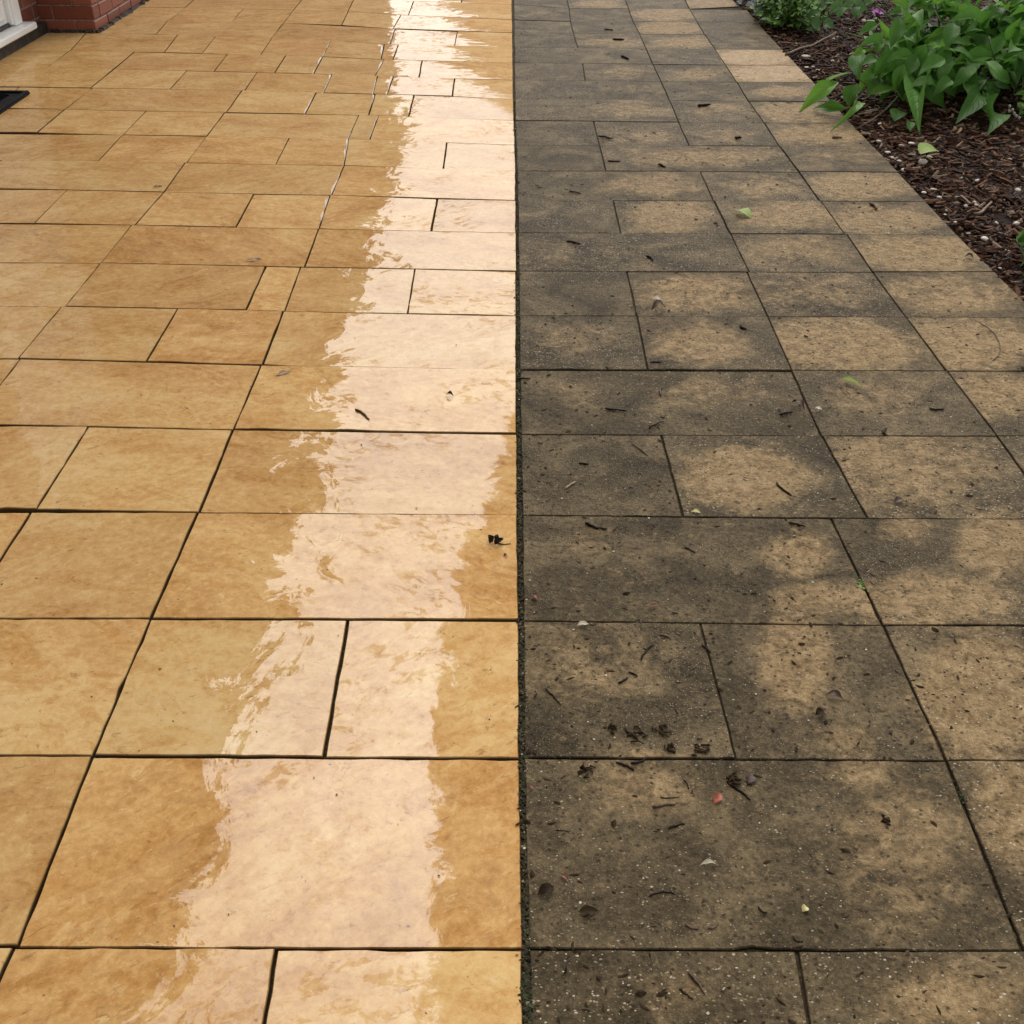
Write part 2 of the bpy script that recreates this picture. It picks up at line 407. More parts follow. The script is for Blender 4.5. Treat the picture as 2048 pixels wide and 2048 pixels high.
# cleaner tan patches on the grimy slabs: centre, radii (as seen), strength
TAN = [(1490, 955, 105, 55, 1.25), (1800, 930, 170, 80, .7), (1420, 780, 120, 30, .45), (1750, 790, 110, 45, .5), (1990, 790, 100, 50, .8), (1130, 800, 70, 40, .25),
 (1400, 690, 90, 40, .85), (1660, 690, 160, 50, 1.0), (1930, 690, 150, 52, 1.0), (1140, 680, 80, 35, .4), (1390, 585, 100, 35, .85), (1620, 590, 130, 25, .6), (1600, 560, 100, 20, .4), (1900, 590, 130, 42, .75),
 (1250, 510, 120, 22, .3), (1100, 520, 60, 20, .3), (1600, 500, 120, 32, .55), (1830, 510, 130, 36, 1.0), (1340, 430, 72, 30, 1.1), (1590, 430, 110, 28, .75), (1760, 440, 120, 28, .8), (1300, 370, 120, 22, .55), (1530, 370, 90, 22, .6), (1720, 372, 110, 26, .9),
 (1400, 315, 150, 20, .65), (1680, 312, 90, 16, .45), (1290, 275, 70, 12, .6), (1460, 270, 60, 14, .5), (1640, 270, 100, 20, .95), (1240, 220, 90, 18, .55), (1440, 220, 60, 10, .6), (1600, 225, 90, 18, .85),
 (1270, 180, 60, 10, .35), (1440, 187, 40, 10, .4), (1570, 184, 60, 11, 1.0), (1250, 145, 50, 12, .65), (1390, 148, 50, 12, .75), (1545, 147, 110, 22, 1.7), (1510, 115, 90, 20, 1.8), (1350, 118, 30, 8, .3),
 (1230, 85, 60, 10, .7), (1370, 85, 60, 12, .85), (1340, 55, 60, 12, 1.2), (1330, 28, 60, 12, 1.2), (1090, 30, 40, 6, .5), (1200, 8, 50, 8, .9), (1420, 8, 60, 10, 1.0),
 (1600, 1110, 62, 45, .85), (1620, 1195, 80, 32, .85), (1850, 1200, 165, 48, .95), (1990, 1090, 75, 60, .85), (1800, 1060, 60, 25, .7), (1180, 1070, 70, 30, .35), (1590, 1320, 62, 95, 1.0), (1690, 1480, 55, 32, .55), (1965, 1390, 110, 120, 1.05), (1180, 1330, 150, 90, .42),
 (1290, 1570, 110, 60, .55), (1720, 1540, 70, 25, .7), (1800, 1710, 130, 150, .5), (2020, 1620, 70, 100, .9), (1900, 2000, 130, 60, .8), (1330, 1990, 100, 50, .4)]
def tan_at(px, py, own):
    t = 0.0
    for cx, cy, rx, ry, s in own:
        d = ((px - cx) / rx) ** 2 + ((py - cy) / ry) ** 2
        if d < 3.0: t = max(t, s * math.exp(-d * d * 0.55))
    return t
# where the water has drained off the golden slabs beside the grimy strip: boundary x along y
DRY = [(975, -60), (900, 5), (910, 30), (925, 60), (935, 88), (900, 124), (925, 140), (970, 170), (985, 205), (1035, 236), (1060, 300), (1060, 640), (1040, 760), (1012, 870), (985, 930), (972, 1032), (950, 1110), (915, 1180), (935, 1236), (872, 1255), (885, 1300), (878, 1370), (860, 1475), (872, 1540), (882, 1640), (886, 1720), (862, 1780), (880, 1880), (850, 1960), (845, 2060), (840, 2500)]
def dry_at(px, py, v=None):
    b = poly(DRY, py)
    soft = 55 + 0.025 * max(0, py)
    if py < 205: soft = 130
    d = 0.5 + max(-0.9, min(0.9, (px - b) / soft * 0.5))
    if py < 205 and v is not None: d += (0.28 * (v - 0.45) if py > 5 else 0)
    return d

def slab_mesh(c, gaps, kind, step, rng):
    """c: corners (x, y) lower-left, lower-right, upper-right, upper-left; a riven slab with a worn, slightly chipped arris."""
    bl, br, tr, tl = [Vector((p[0], p[1], 0)) for p in c]
    gl, gr, gb, gt = gaps
    w, h = ((br - bl).length + (tr - tl).length) / 2, ((tl - bl).length + (tr - br).length) / 2
    nu, nv = max(2, int(w / step)), max(2, int(h / step))
    org = (bl + br + tr + tl) / 4
    tilt_x, tilt_y, dz = rng.gauss(0, .0016), rng.gauss(0, .0022), rng.gauss(0, .0007)
    ph = [rng.uniform(0, 6.28) for _ in range(4)]
    chips = [(rng.uniform(0, 2 * (w + h)), rng.uniform(.006, .02), rng.uniform(.0015, .005)) for _ in range(rng.randint(2, 7))]
    def P(u, v, inset=0.0):
        a = bl.lerp(br, u).lerp(tl.lerp(tr, u), v)
        return a
    verts, faces = [], []
    attr = []
    own = []
    if kind == 'tan':                                  # most patches keep to their own slab
        for t in TAN:
            g0 = ground(t[0], t[1])
            inside = min(bl.x, tl.x) <= g0.x <= max(br.x, tr.x) and min(bl.y, br.y) <= g0.y <= max(tl.y, tr.y)
            if inside or t[1] > 1000: own.append(t)
    def inset_uv(i, j):
        u, v = i / nu, j / nv
        x0 = gl / w; x1 = 1 - gr / w; y0 = gb / h; y1 = 1 - gt / h
        return x0 + (x1 - x0) * u, y0 + (y1 - y0) * v
    def put(u, v, z, px_ok=True):
        p = P(u, v)
        zz = z + dz + tilt_x * (p.x - org.x) + tilt_y * (p.y - org.y)
        verts.append((p.x - org.x, p.y - org.y, zz))
        q = to_px((p.x, p.y, 0)) if p.y > 0.4 else (p.x * 2000 + 1024, 2500)
        attr.append(tan_at(*q, own) if kind == 'tan' else dry_at(*q, v))
    qe = to_px(((br.x + tr.x) / 2, (br.y + tr.y) / 2, 0)) if br.y > .5 else (0, 3000)
    wet_edge = (60 < qe[1] < 480 and 600 < qe[0] < 790)
    edge_j = 0.0006 + 0.0004 * rng.random()
    def jit(s, a):
        d = edge_j * (math.sin(s * 47 + ph[a]) * .5 + rng.gauss(0, .55))
        for cs, cw, cd in chips:
            if abs(s + a * 1.7 - cs) < cw: d -= cd * (1 - abs(s + a * 1.7 - cs) / cw)
        return d
    ring = [(i, 0) for i in range(nu)] + [(nu, j) for j in range(nv)] + [(i, nv) for i in range(nu, 0, -1)] + [(0, j) for j in range(nv, 0, -1)]
    jv = {}
    for (i, j) in ring:
        du = dv = 0.0
        if i == 0: du += -jit(j / nv * h, 3)
        if i == nu: du += jit(j / nv * h, 1)
        if j == 0: dv += -jit(i / nu * w, 0)
        if j == nv: dv += jit(i / nu * w, 2)
        jv[(i, j)] = (du / w, dv / h)
    BEV = 0.0014 if kind == 'dry' else 0.0015
    idx = {}
    for j in range(nv + 1):
        for i in range(nu + 1):
            u, v = inset_uv(i, j)
            if (i, j) in jv:
                u += jv[(i, j)][0]; v += jv[(i, j)][1]
                if i == 0: u += BEV / w
                if i == nu: u -= (rng.choice((.0014, .004, .008)) if wet_edge and kind == 'dry' else BEV) / w
                if j == 0: v += BEV / h
                if j == nv: v -= BEV / h
            idx[(i, j)] = len(verts)
            put(u, v, 0.0)
    for j in range(nv):
        for i in range(nu):
            faces.append((idx[(i, j)], idx[(i + 1, j)], idx[(i + 1, j + 1)], idx[(i, j + 1)]))
    n = len(ring)
    b0 = len(verts)
    for (i, j) in ring:                                # the arris sheds its water
        verts.append(verts[idx[(i, j)]]); attr.append(attr[idx[(i, j)]])
        if kind == 'dry' and not (i == nu and wet_edge and rng.random() < .45): attr[-1] = 1.3
    b1 = len(verts)
    for (i, j) in ring:
        u, v = inset_uv(i, j); u += jv[(i, j)][0]; v += jv[(i, j)][1]
        put(u, v, -0.0022)
        if kind == 'dry': attr[-1] = 1.3 if not (i == nu and wet_edge) else 0.0
    b2 = len(verts)
    for (i, j) in ring:
        u, v = inset_uv(i, j); u += jv[(i, j)][0]; v += jv[(i, j)][1]
        put(u, v, -0.034)
        if kind == 'dry': attr[-1] = 1.3
    for k in range(n):
        k2 = (k + 1) % n
        faces.append((b0 + k2, b0 + k, b1 + k, b1 + k2))
        faces.append((b1 + k2, b1 + k, b2 + k, b2 + k2))
    m = mesh_from('slab', verts, faces, False)
    a = m.attributes.new('tan' if kind == 'tan' else 'dry', 'FLOAT', 'POINT')
    a.data.foreach_set('value', attr)
    a = m.attributes.new('grime', 'FLOAT', 'POINT')
    a.data.foreach_set('value', [0.0] * b0 + [0.06 if kind == 'dry' else 0.05] * (b1 - b0) + [0.85] * (b2 - b1) + [1.0] * (len(verts) - b2))
    return m, org

patio = MB().box((-2.62, 0.55, -0.05), (0.012, 16.0, -0.0105)).build('patio', M_SOIL)
tag(patio, 'golden sandstone patio, wet and freshly cleaned', None, None, 'structure')
path = MB().box((0.014, 0.55, -0.05), (1.372, 16.0, -0.0048)).build('path', M_SOIL)
tag(path, 'grimy uncleaned strip of sandstone paving', None, None, 'structure')

PIER_Y = ground(195, 64).y
def wall_x(y): return -2.30 if y > PIER_Y - 0.02 else -2.60
prng = random.Random(21)
def gap(): return max(0.0012, prng.gauss(0.0018, 0.0007))
def gap_h(): return max(0.0006, prng.gauss(0.0017, 0.0008))
def add_slab(c, kind, parent, mat, gaps=None):
    ys = (c[0][1] + c[3][1]) / 2
    step = 0.026 if ys < 2.0 else (0.055 if ys < 4 else 0.08)
    m, org = slab_mesh(c, gaps or (gap(), gap(), gap_h(), gap_h()), kind, step, prng)
    o = link('slab', m, mat, parent)
    o.location = org
    return o
n_rows = len(LINES) - 1
for r in range(n_rows):
    lo, hi = r, r + 1
    def G(i, x):
        p = ground(x, line_y(i, x)); return (p.x, p.y)
    # --- golden side
    js = LEFT[r] if r < len(LEFT) else []
    pts = [(G(lo, a), G(hi, b)) for a, b in js]
    xc0 = poly(EDGE_L, line_y(lo, 1035)); xc1 = poly(EDGE_L, line_y(hi, 1035))
    pts.append((G(lo, xc0), G(hi, xc1)))
    if r >= len(LEFT):
        y0, y1 = pts[0][0][1], pts[0][1][1]
        pts = [((x + (.3 if r % 2 else 0), y0), (x + (.3 if r % 2 else 0), y1)) for x in (-1.85, -1.25, -.65)] + pts
    slope_lo, slope_hi = (line_y(lo, 100) - line_y(lo, 0)), 0
    k = r
    while True:                                        # carry the course on to the house
        (ax, ay), (bx, by) = pts[0]
        wl = wall_x((ay + by) / 2)
        x_new = (ax + bx) / 2 - (0.615 if k % 3 else 0.31)
        k += 1
        last = x_new < wl + 0.12
        if last: x_new = wl
        if (ax + bx) / 2 - wl < 0.03: break
        if (ax + bx) / 2 < wl + 0.02: break
        pts.insert(0, ((x_new, ay - 0.004), (x_new, by - 0.004)))
        if last: break
    for (a, b) in zip(pts, pts[1:]):
        if b[0][0] < wall_x(b[0][1]) or a[0][1] > 15.5: continue
        (ax, ay), (bx, by) = a[0], a[1]
        wl = wall_x((ay + by) / 2) - 0.03
        add_slab(((max(ax, wl), ay), b[0], b[1], (max(bx, wl), by)), 'dry', patio, M_WET)
    # --- grimy side
    js = RIGHT[r] if r < len(RIGHT) else [(1141 - 4, 1141 - 9), (1262 - 8, 1262 - 16), (1385 - 12, 1385 - 24)][:0]
    xr0 = poly(EDGE_R, line_y(lo, 1035)); xr1 = poly(EDGE_R, line_y(hi, 1035))
    pts = [(G(lo, xr0), G(hi, xr1))] + [(G(lo, a), G(hi, b)) for a, b in js]
    if r >= len(RIGHT):
        y0, y1 = pts[0][0][1], pts[0][1][1]
        pts += [((x, y0), (x, y1)) for x in (.29, .63, 1.0)]
    def border(i):
        x = 1500.0
        for _ in range(40): x = poly(BORDER, line_y(i, x))
        return G(i, x)
    e0, e1 = border(lo), border(hi)
    if r == 0 or r == 1:
        e0 = (1.362, pts[0][0][1] + .003)
        if r == 0: e1 = (1.362, pts[0][1][1] + .003)
    if r > 19: e0 = (1.36, pts[0][0][1]); e1 = (1.36, pts[0][1][1])
    if e0[0] - pts[-1][0][0] > 0.72:
        x = pts[-1][0][0] + .37
        pts.append(((x, pts[-1][0][1] + .001), (x, pts[-1][1][1] + .001)))
    pts.append((e0, e1))
    for (a, b) in zip(pts, pts[1:]):
        add_slab((a[0], b[0], b[1], a[1]), 'tan', path, M_DIRTY, (max(.0007, prng.gauss(.0016, .0005)), max(.0007, prng.gauss(.0016, .0005)), max(.0004, prng.gauss(.0010, .0006)), max(.0004, prng.gauss(.0010, .0006))))

g = 400.0
mb = MB(); mb.v = [(-g, -g, -.075), (g, -g, -.075), (g, g, -.075), (-g, g, -.075)]; mb.f = [(0, 1, 2, 3)]
ground_o = mb.build('ground', mat_simple('garden_earth', (0.06, 0.055, 0.03), 0.95, 0.4, 3.0))
tag(ground_o, 'open garden ground round the paving', None, None, 'structure')
# ------------------------------------------------------------------ the house along the patio: brick pier, recessed door, eaves
def mat_brick_unit():
    q = NT('red_brick')
    p = q.pos(); rnd = q.rnd()
    n = q.noise(p, 60.0, 6, 0.65)
    n2 = q.noise(p, 9.0, 4)
    c = q.mix(rnd, (0.185, 0.046, 0.022), (0.29, 0.082, 0.042))
    c = q.mix(q.smooth(n, 0.55, 0.75), c, (0.09, 0.026, 0.018))
    c = q.mix(q.math('MULTIPLY', q.smooth(n2, 0.55, 0.75), 0.5), c, (0.27, 0.12, 0.08))
    q.set(Base_Color=c, Roughness=0.5, Specular_IOR_Level=0.4, Normal=q.bump(n, 0.002))
    return q.m
def mat_brick_wall():
    q = NT('red_brick_wall')
    p = q.pos()
    s = q.node('SeparateXYZ', None, Vector=p)
    v = q.node('CombineXYZ', None, X=q.math('ADD', s.outputs[0], s.outputs[1]), Y=s.outputs[2]).outputs[0]
    b = q.node('TexBrick', {'offset': 0.5}, Vector=v, Color1=(0.15, 0.038, 0.022), Color2=(0.23, 0.068, 0.038), Mortar=(0.22, 0.17, 0.14), Scale=1.0, Mortar_Size=0.005, Mortar_Smooth=0.1, Brick_Width=0.215, Row_Height=0.071)
    n = q.noise(p, 60.0, 5)
    q.set(Base_Color=q.mix(q.smooth(n, 0.5, 0.8), b.outputs['Color'], (0.07, 0.025, 0.018)), Roughness=0.8, Normal=q.bump(q.math('SUBTRACT', q.math('MULTIPLY', n, 0.2), b.outputs['Fac']), 0.006))
    return q.m
M_BRICK, M_BRICKWALL = mat_brick_unit(), mat_brick_wall()
M_MORTAR = mat_simple('pale_mortar', (0.26, 0.19, 0.15), 0.9, 0.4, 40.0, 0.003)
M_PLINTH = mat_simple('dark_damp_plinth', (0.030, 0.021, 0.014), 0.7, 0.6, 25.0, 0.006)
M_WHITE = mat_simple('white_upvc', (0.84, 0.84, 0.81), 0.35, 0.05, 8.0)
M_ROOF = mat_simple('slate_roof', (0.05, 0.05, 0.055), 0.6, 0.3, 6.0)
M_GUTTER = mat_simple('dark_gutter', (0.02, 0.02, 0.02), 0.4, 0.2, 6.0)
M_GLASS = NT('dark_glass').set(Base_Color=(0.02, 0.025, 0.03), Roughness=0.05).m
PX, DX, PY, H0, Y0, Y1 = -2.145, -2.42, PIER_Y, 4.35, -3.0, 22.0

house = empty('brick_house', (DX, PY, 0), 'red brick house with a white door set back beside a brick pier', 'house')
MB().box((-7.0, Y0, -.06), (DX - .006, 4.78, H0)).box((-7.0, 5.92, -.06), (DX - .006, PY - .006, H0)).box((-7.0, 4.78, 2.02), (DX - .006, 5.92, H0)).box((-7.0, 4.78, -.06), (DX - .16, 5.92, 2.02)).build('wall', M_BRICKWALL, house)
MB().box((-7.0, PY + .010, .585), (PX - .003, Y1, H0)).build('upper_wall', M_BRICKWALL, house)
MB().box((-7.0, PY + .006, -.06), (PX - .009, Y1, .583)).build('mortar', M_MORTAR, house)
plinth = MB()
plinth.box((DX - .02, Y0, -.06), (DX + .030, PY - .012, .052), .008)
plinth.build('plinth', M_PLINTH, house)
# the bricks of the pier and of the return wall, one by one
brick_cache = {}
brng = random.Random(5)
def brick(lx, ly, lz, cx, cy, cz):
    key = (round(lx, 3), round(ly, 3), round(lz, 3))
    if key not in brick_cache:
        m = mesh_from('brick', *(lambda b: (b.v, b.f))(MB().box((-lx / 2, -ly / 2, -lz / 2), (lx / 2, ly / 2, lz / 2), .004)))
        m.materials.append(M_BRICK); brick_cache[key] = m
    return link('brick', brick_cache[key], None, house, Matrix.Translation((cx + brng.gauss(0, .0008), cy + brng.gauss(0, .0008), cz + brng.gauss(0, .0006))) @ Matrix.Rotation(brng.gauss(0, .004), 4, 'Z'))
BZ, BL, BD, J = .064, .207, .099, .007
for cidx in range(8):
    z = -.0165 + cidx * .071 + .071 / 2
    # front of the pier: header or stretcher at the corner, then stretchers to the door recess
    x = PX
    widths = [BD, BL] if cidx % 2 == 0 else [BL, BD]
    for i, wd in enumerate(widths):
        brick(wd, BL if (i == 0 and cidx % 2 == 0) else BD, BZ, x - wd / 2, PY + (BL if (i == 0 and cidx % 2 == 0) else BD) / 2, z)
        x -= wd + J
    y = PY + (BL + J if cidx % 2 == 0 else BD + J)
    while y < 9.9:
        brick(BD, BL, BZ, PX - BD / 2, y + BL / 2, z)
        y += BL + J
# dark bitumen line where the paving meets the pier
e = MB()
er = random.Random(3)
pts = [(PX - .40 + i * .012, PY - .016 + er.gauss(0, .004), .0) for i in range(36)] + [(PX + .014 + er.gauss(0, .005), PY - .01 + i * .05, .0) for i in range(60)]
for a, b in zip(pts, pts[1:]): e.tube([a, b], [er.uniform(.008, .020), er.uniform(.008, .020)], 5)
e.build('bitumen_seal', M_PLINTH, house)
# door: frame, sill, leaf with moulded panel
door = link('door', None, None, house, Matrix.Translation((DX, 5.35, 0)))
mb = MB(); mb.box((DX - .10, 5.800, .092), (DX + .012, 5.885, 2.02), .004).box((DX - .10, 4.80, .092), (DX + .012, 4.885, 2.02), .004).box((DX - .10, 4.80, 1.94), (DX + .010, 5.885, 2.022), .004)
mb.box((DX - .04, 5.782, .10), (DX + .002, 5.7995, 1.94), .003)
def child(b, name, mat, par):
    o = link(name, mesh_from(name, b.v, b.f), mat, None)
    o.parent = par; o.matrix_parent_inverse = par.matrix_world.inverted()
    return o
bpy.context.view_layer.update()
child(mb, 'door_frame', M_WHITE, door)
child(MB().box((DX - .10, 4.76, .058), (DX + .062, 5.93, .090), .006), 'door_sill', M_WHITE, door)
leaf = MB().box((DX - .055, 4.890, .108), (DX - .020, 5.781, 1.935), .003)
child(leaf, 'door_leaf', M_WHITE, door)
mp = MB()
mp.box((DX - .022, 4.93, .13), (DX - .006, 5.745, .235), .006).box((DX - .022, 5.645, .24), (DX - .008, 5.745, 1.90), .006).box((DX - .022, 4.93, .24), (DX - .008, 5.03, 1.90), .006).box((DX - .022, 5.06, .30), (DX - .010, 5.60, .85), .01)
child(mp, 'door_panel', M_WHITE, door)
child(MB().box((DX - .0215, 5.06, 1.0), (DX - .014, 5.60, 1.85)), 'door_glass', M_GLASS, door)
child(MB().box((DX - .055, 4.892, .0905), (DX - .012, 5.780, .1075)), 'weather_seal', M_GUTTER, door)
# eaves
MB().box((-2.9, Y0 - .2, H0 + .002), (-1.96, Y1 + .15, H0 + .03)).build('soffit', M_ROOF, house)
MB().box((-1.959, Y0 - .2, H0 + .0), (-1.935, Y1 + .15, H0 + .18)).build('fascia', M_ROOF, house)
MB().tube([(-1.88, Y0 - .2, H0 + .13), (-1.88, Y1 + .15, H0 + .13)], .055, 10).build('gutter', M_GUTTER, house)
rf = MB(); rf.v = [(-1.86, Y0 - .25, H0 + .20), (-1.86, Y1 + .2, H0 + .20), (-4.6, Y1 + .2, H0 + 2.0), (-4.6, Y0 - .25, H0 + 2.0), (-7.4, Y1 + .2, H0 + .2), (-7.4, Y0 - .25, H0 + .2)]
rf.f = [(0, 1, 2, 3), (3, 2, 4, 5), (0, 3, 5), (1, 4, 2)]
rf.build('roof', M_ROOF, house)

# ------------------------------------------------------------------ door mat
mx1, my1 = -2.022, 4.853
M_RUBBER = mat_simple('black_rubber', (0.009, 0.009, 0.010), 0.85, 0.5, 60.0, 0.002, Specular_IOR_Level=0.15)
dmat = empty('door_mat', (mx1 - .2, my1 - .3, 0), 'black rubber doormat lying on the wet golden slabs before the door', 'doormat')
def childw(b, name, mat, par, smooth=False):
    o = link(name, mesh_from(name, b.v, b.f, smooth), mat, None)
    o.parent = par; o.matrix_parent_inverse = par.matrix_world.inverted()
    return o
bpy.context.view_layer.update()
MX0, MY0 = -2.378, 4.02
childw(MB().box((MX0, MY0, .001), (mx1, my1, .008), .002), 'mat_base', M_RUBBER, dmat)
b = MB()
b.box((mx1 - .022, MY0, .0085), (mx1 - .002, my1 - .002, .016), .003).box((MX0 + .002, my1 - .022, .0085), (mx1 - .0225, my1 - .002, .016), .003).box((MX0 + .002, MY0 + .002, .0085), (mx1 - .0225, MY0 + .045, .016), .003)
childw(b, 'mat_border', M_RUBBER, dmat)
b = MB()
for i in range(22):
    y = MY0 + .07 + i * .0335
    pts = [(MX0 + .02 + k * .027, y + .012 * math.sin(k * 1.9 + i * .8), .011) for k in range(11)]
    b.tube(pts, .005, 5)
childw(b, 'mat_pattern', M_RUBBER, dmat)
# ------------------------------------------------------------------ planting bed: bark mulch
def mat_bark():
    q = NT('bark_mulch')
    r = q.island(); p = q.pos()
    n = q.noise(q.vmath('MULTIPLY', p, (1, 1, 1)), 150.0, 4, 0.7)
    c = q.ramp(r, [(0.0, (0.016, 0.005, 0.002)), (0.34, (0.055, 0.018, 0.007)), (0.60, (0.115, 0.044, 0.019)), (0.80, (0.22, 0.108, 0.056)), (0.93, (0.37, 0.23, 0.14)), (1.0, (0.52, 0.41, 0.29))])
    c = q.mix(q.smooth(n, 0.35, 0.7), q.mix(0.55, c, (0.008, 0.004, 0.002)), c)
    q.set(Base_Color=c, Roughness=0.55, Specular_IOR_Level=0.12, Normal=q.bump(n, 0.003))
    return q.m
M_BARK = mat_bark()
M_BEDSOIL = mat_simple('dark_bed_soil', (0.016, 0.008, 0.004), 0.9, 0.6, 40.0, 0.01)
bed = MB().box((1.377, 0.4, -.07), (4.6, 11.0, -.030)).build('planting_bed', M_BEDSOIL)
tag(bed, 'planting bed covered in bark mulch', None, None, 'structure')

def chip(V, F, rng, cx, cy, cz, ln, wd, th, yaw, pitch, curve):
    b = len(V)
    R = Matrix.Rotation(yaw, 3, 'Z') @ Matrix.Rotation(pitch, 3, 'Y') @ Matrix.Rotation(rng.gauss(0, .5), 3, 'X')
    for k, s in enumerate((-.5, -.18, .2, .5)):
        w = wd * (0.35 if k in (0, 3) else 0.5) * rng.uniform(.75, 1.2)
        off = curve * ln * (0.25 - s * s) * 1.4
        for (yy, zz) in ((-w, 0), (w, 0), (w * .5, th), (-w * .6, th)):
            v = R @ Vector((s * ln, yy + off, zz))
            V.append((cx + v.x, cy + v.y, cz + v.z))
    for k in range(3):
        for m in range(4):
            F.append((b + k * 4 + m, b + k * 4 + (m + 1) % 4, b + k * 4 + 4 + (m + 1) % 4, b + k * 4 + 4 + m))
    F.append((b + 3, b + 2, b + 1, b)); F.append((b + 12, b + 13, b + 14, b + 15))
mrng = random.Random(11)
V, F = [], []
def bed_edge(y): return 1.378 + 0.004 * math.sin(y * 9)
N_CHIP = 24000
for i in range(N_CHIP):
    y = 2.3 + (mrng.random() ** 1.25) * 6.0
    x = bed_edge(y) + .002 + (mrng.random() ** 1.4) * (1.3 if y < 6 else 2.2)
    ln = min(.07, max(.008, mrng.lognormvariate(math.log(.025), .5)))
    wd = min(.013, ln * mrng.uniform(.16, .46))
    lay = mrng.random()
    z = -.034 + lay * .030
    if x < bed_edge(y) + .03 and mrng.random() < .5: z -= .01
    pit = mrng.gauss(0, .28)
    chip(V, F, mrng, x, y, z, ln, wd, wd * mrng.uniform(.3, .6), mrng.gauss(0.1, .75) if mrng.random() < .8 else mrng.uniform(0, 6.28), pit, mrng.gauss(0, .25))
mulch = link('bark_mulch', mesh_from('bark_mulch', V, F, False), M_BARK)
tag(mulch, 'loose dark brown bark mulch covering the planting bed', None, None, 'stuff')

# pale pebbles and shell pieces on the mulch
M_PEB = mat_simple('pale_pebble', (0.54, 0.48, 0.40), 0.5, 0.12, 60.0, 0.001)
peb_meshes = []
for k in range(5):
    bm = bmesh.new(); bmesh.ops.create_icosphere(bm, subdivisions=2, radius=1.0)
    r = random.Random(k + 40)
    ph = [r.uniform(0, 6) for _ in range(6)]
    for v in bm.verts:
        c = v.co
        c *= 1 + .16 * math.sin(c.x * 5.3 + ph[3]) * math.sin(c.y * 4.7 + ph[4]) + .22 * math.sin(c.x * 2.3 + ph[0]) + .10 * math.sin(c.y * 3.1 + ph[1]) + .08 * math.sin(c.z * 4 + ph[2])
        c.y *= .68 + .1 * r.random(); c.z *= .58
    me = bpy.data.meshes.new('pebble'); bm.to_mesh(me); bm.free()
    me.polygons.foreach_set('use_smooth', [True] * len(me.polygons)); me.materials.append(M_PEB); peb_meshes.append(me)
PEBBLES = [
 (1970, 481, 17, 8, 'largest smooth white oval pebble on the bark beside the paving edge'), (2032, 450, 16, -35, 'white angular pebble on the bark beside the curled green plant'),
 (1803, 294, 11, 10, 'whiter of two pebbles below the broad shrub, the one further from the paving'), (1821, 289, 13, 12, 'bright white pebble lying just before the fallen yellow green leaf'),
 (1758, 285, 11, 5, 'white pebble nearest the paving edge below the broad shrub'), (1759, 250, 9, 60, 'small white upright pebble under the drooping leaves of the shrub'),
 (1846, 327, 20, 8, 'long white shell piece behind the fallen yellow green leaf'), (1859, 317, 11, 40, 'small cream shell piece touching the stalk of the fallen leaf'),
 (1846, 388, 11, 0, 'white oval pebble tight against the paving edge'), (1879, 398, 11, 30, 'slanting white pebble in the middle of the bark'), (1993, 449, 9, -40, 'narrow white pebble left of the angular white pebble'),
 (1949, 408, 9, 70, 'upper of a pair of touching cream pebbles'), (1953, 413, 9, 20, 'lower of a pair of touching cream pebbles'), (1930, 415, 8, 15, 'small cream pebble beside the touching pair'),
 (1954, 364, 10, 80, 'brown tinged round pebble in the middle of the bark'), (1922, 359, 7, -30, 'tiny white pebble right of the pale bark stick'), (2020, 321, 8, 20, 'yellowish pebble far from the paving on the bark'),
 (1613, 115, 15, 5, 'broad white shell piece on the bark beside the small leaved shrub'), (1612, 137, 11, 12, 'white pebble close to the paving edge near the small leaved shrub'), (1666, 125, 10, 20, 'white pebble beside the serrated bright leaf'), (1636, 143, 8, 45, 'small grey white pebble on bark between shrub and paving'),
 (1626, 136, 7, 40, 'tiny pale pebble beside the larger white pebble'), (1728, 80, 8, 60, 'pale pebble lying under the purple flower'), (1740, 44, 15, 12, 'lower white stone of the heap under the purple flower'), (1728, 44, 11, -5, 'left hand white stone of the heap under the purple flower'), (1747, 33, 9, 80, 'top white stone of the heap under the purple flower'), (1752, 40, 9, 20, 'right hand white stone of the heap under the purple flower'),
 (1665, 204, 12, 5, 'white pebble under the long overhanging leaf'), (1683, 197, 7, 10, 'small cream pebble behind the long overhanging leaf'), (1710, 225, 8, 20, 'pebble under the dark drooping leaves, nearest the paving'), (1713, 213, 6, 0, 'tiny white pebble under the dark drooping leaves'), (1667, 80, 8, 70, 'round pale pebble at the foot of the grey green plant'),
 (1700, 60, 7, -60, 'thin white chip at the foot of the grey green plant'), (1774, 308, 12, -30, 'pale stone chip on the paving edge among bark'), (1798, 325, 11, -20, 'white shell sliver beside the paving edge'), (1785, 318, 10, -30, 'grey white shell sliver lying behind the paving edge'), (1808, 343, 13, 0, 'flat cream stone tucked against the paving edge'),
 (1867, 382, 12, 10, 'grey speckled pebble near the middle of the bark'), (1889, 432, 7, 0, 'tiny white chip nearest the middle of the paving edge'), (1892, 424, 6, 5, 'tiny white chip behind another tiny chip'), (2000, 540, 9, 15, 'pale pebble near the lower corner of the bark'), (1910, 447, 8, -35, 'small white sliver left of the largest oval pebble'), (2036, 383, 13, -15, 'cream shell at the far side of the bark'), (1935, 470, 9, -10, 'grey pebble between paving and the largest oval pebble'),
]
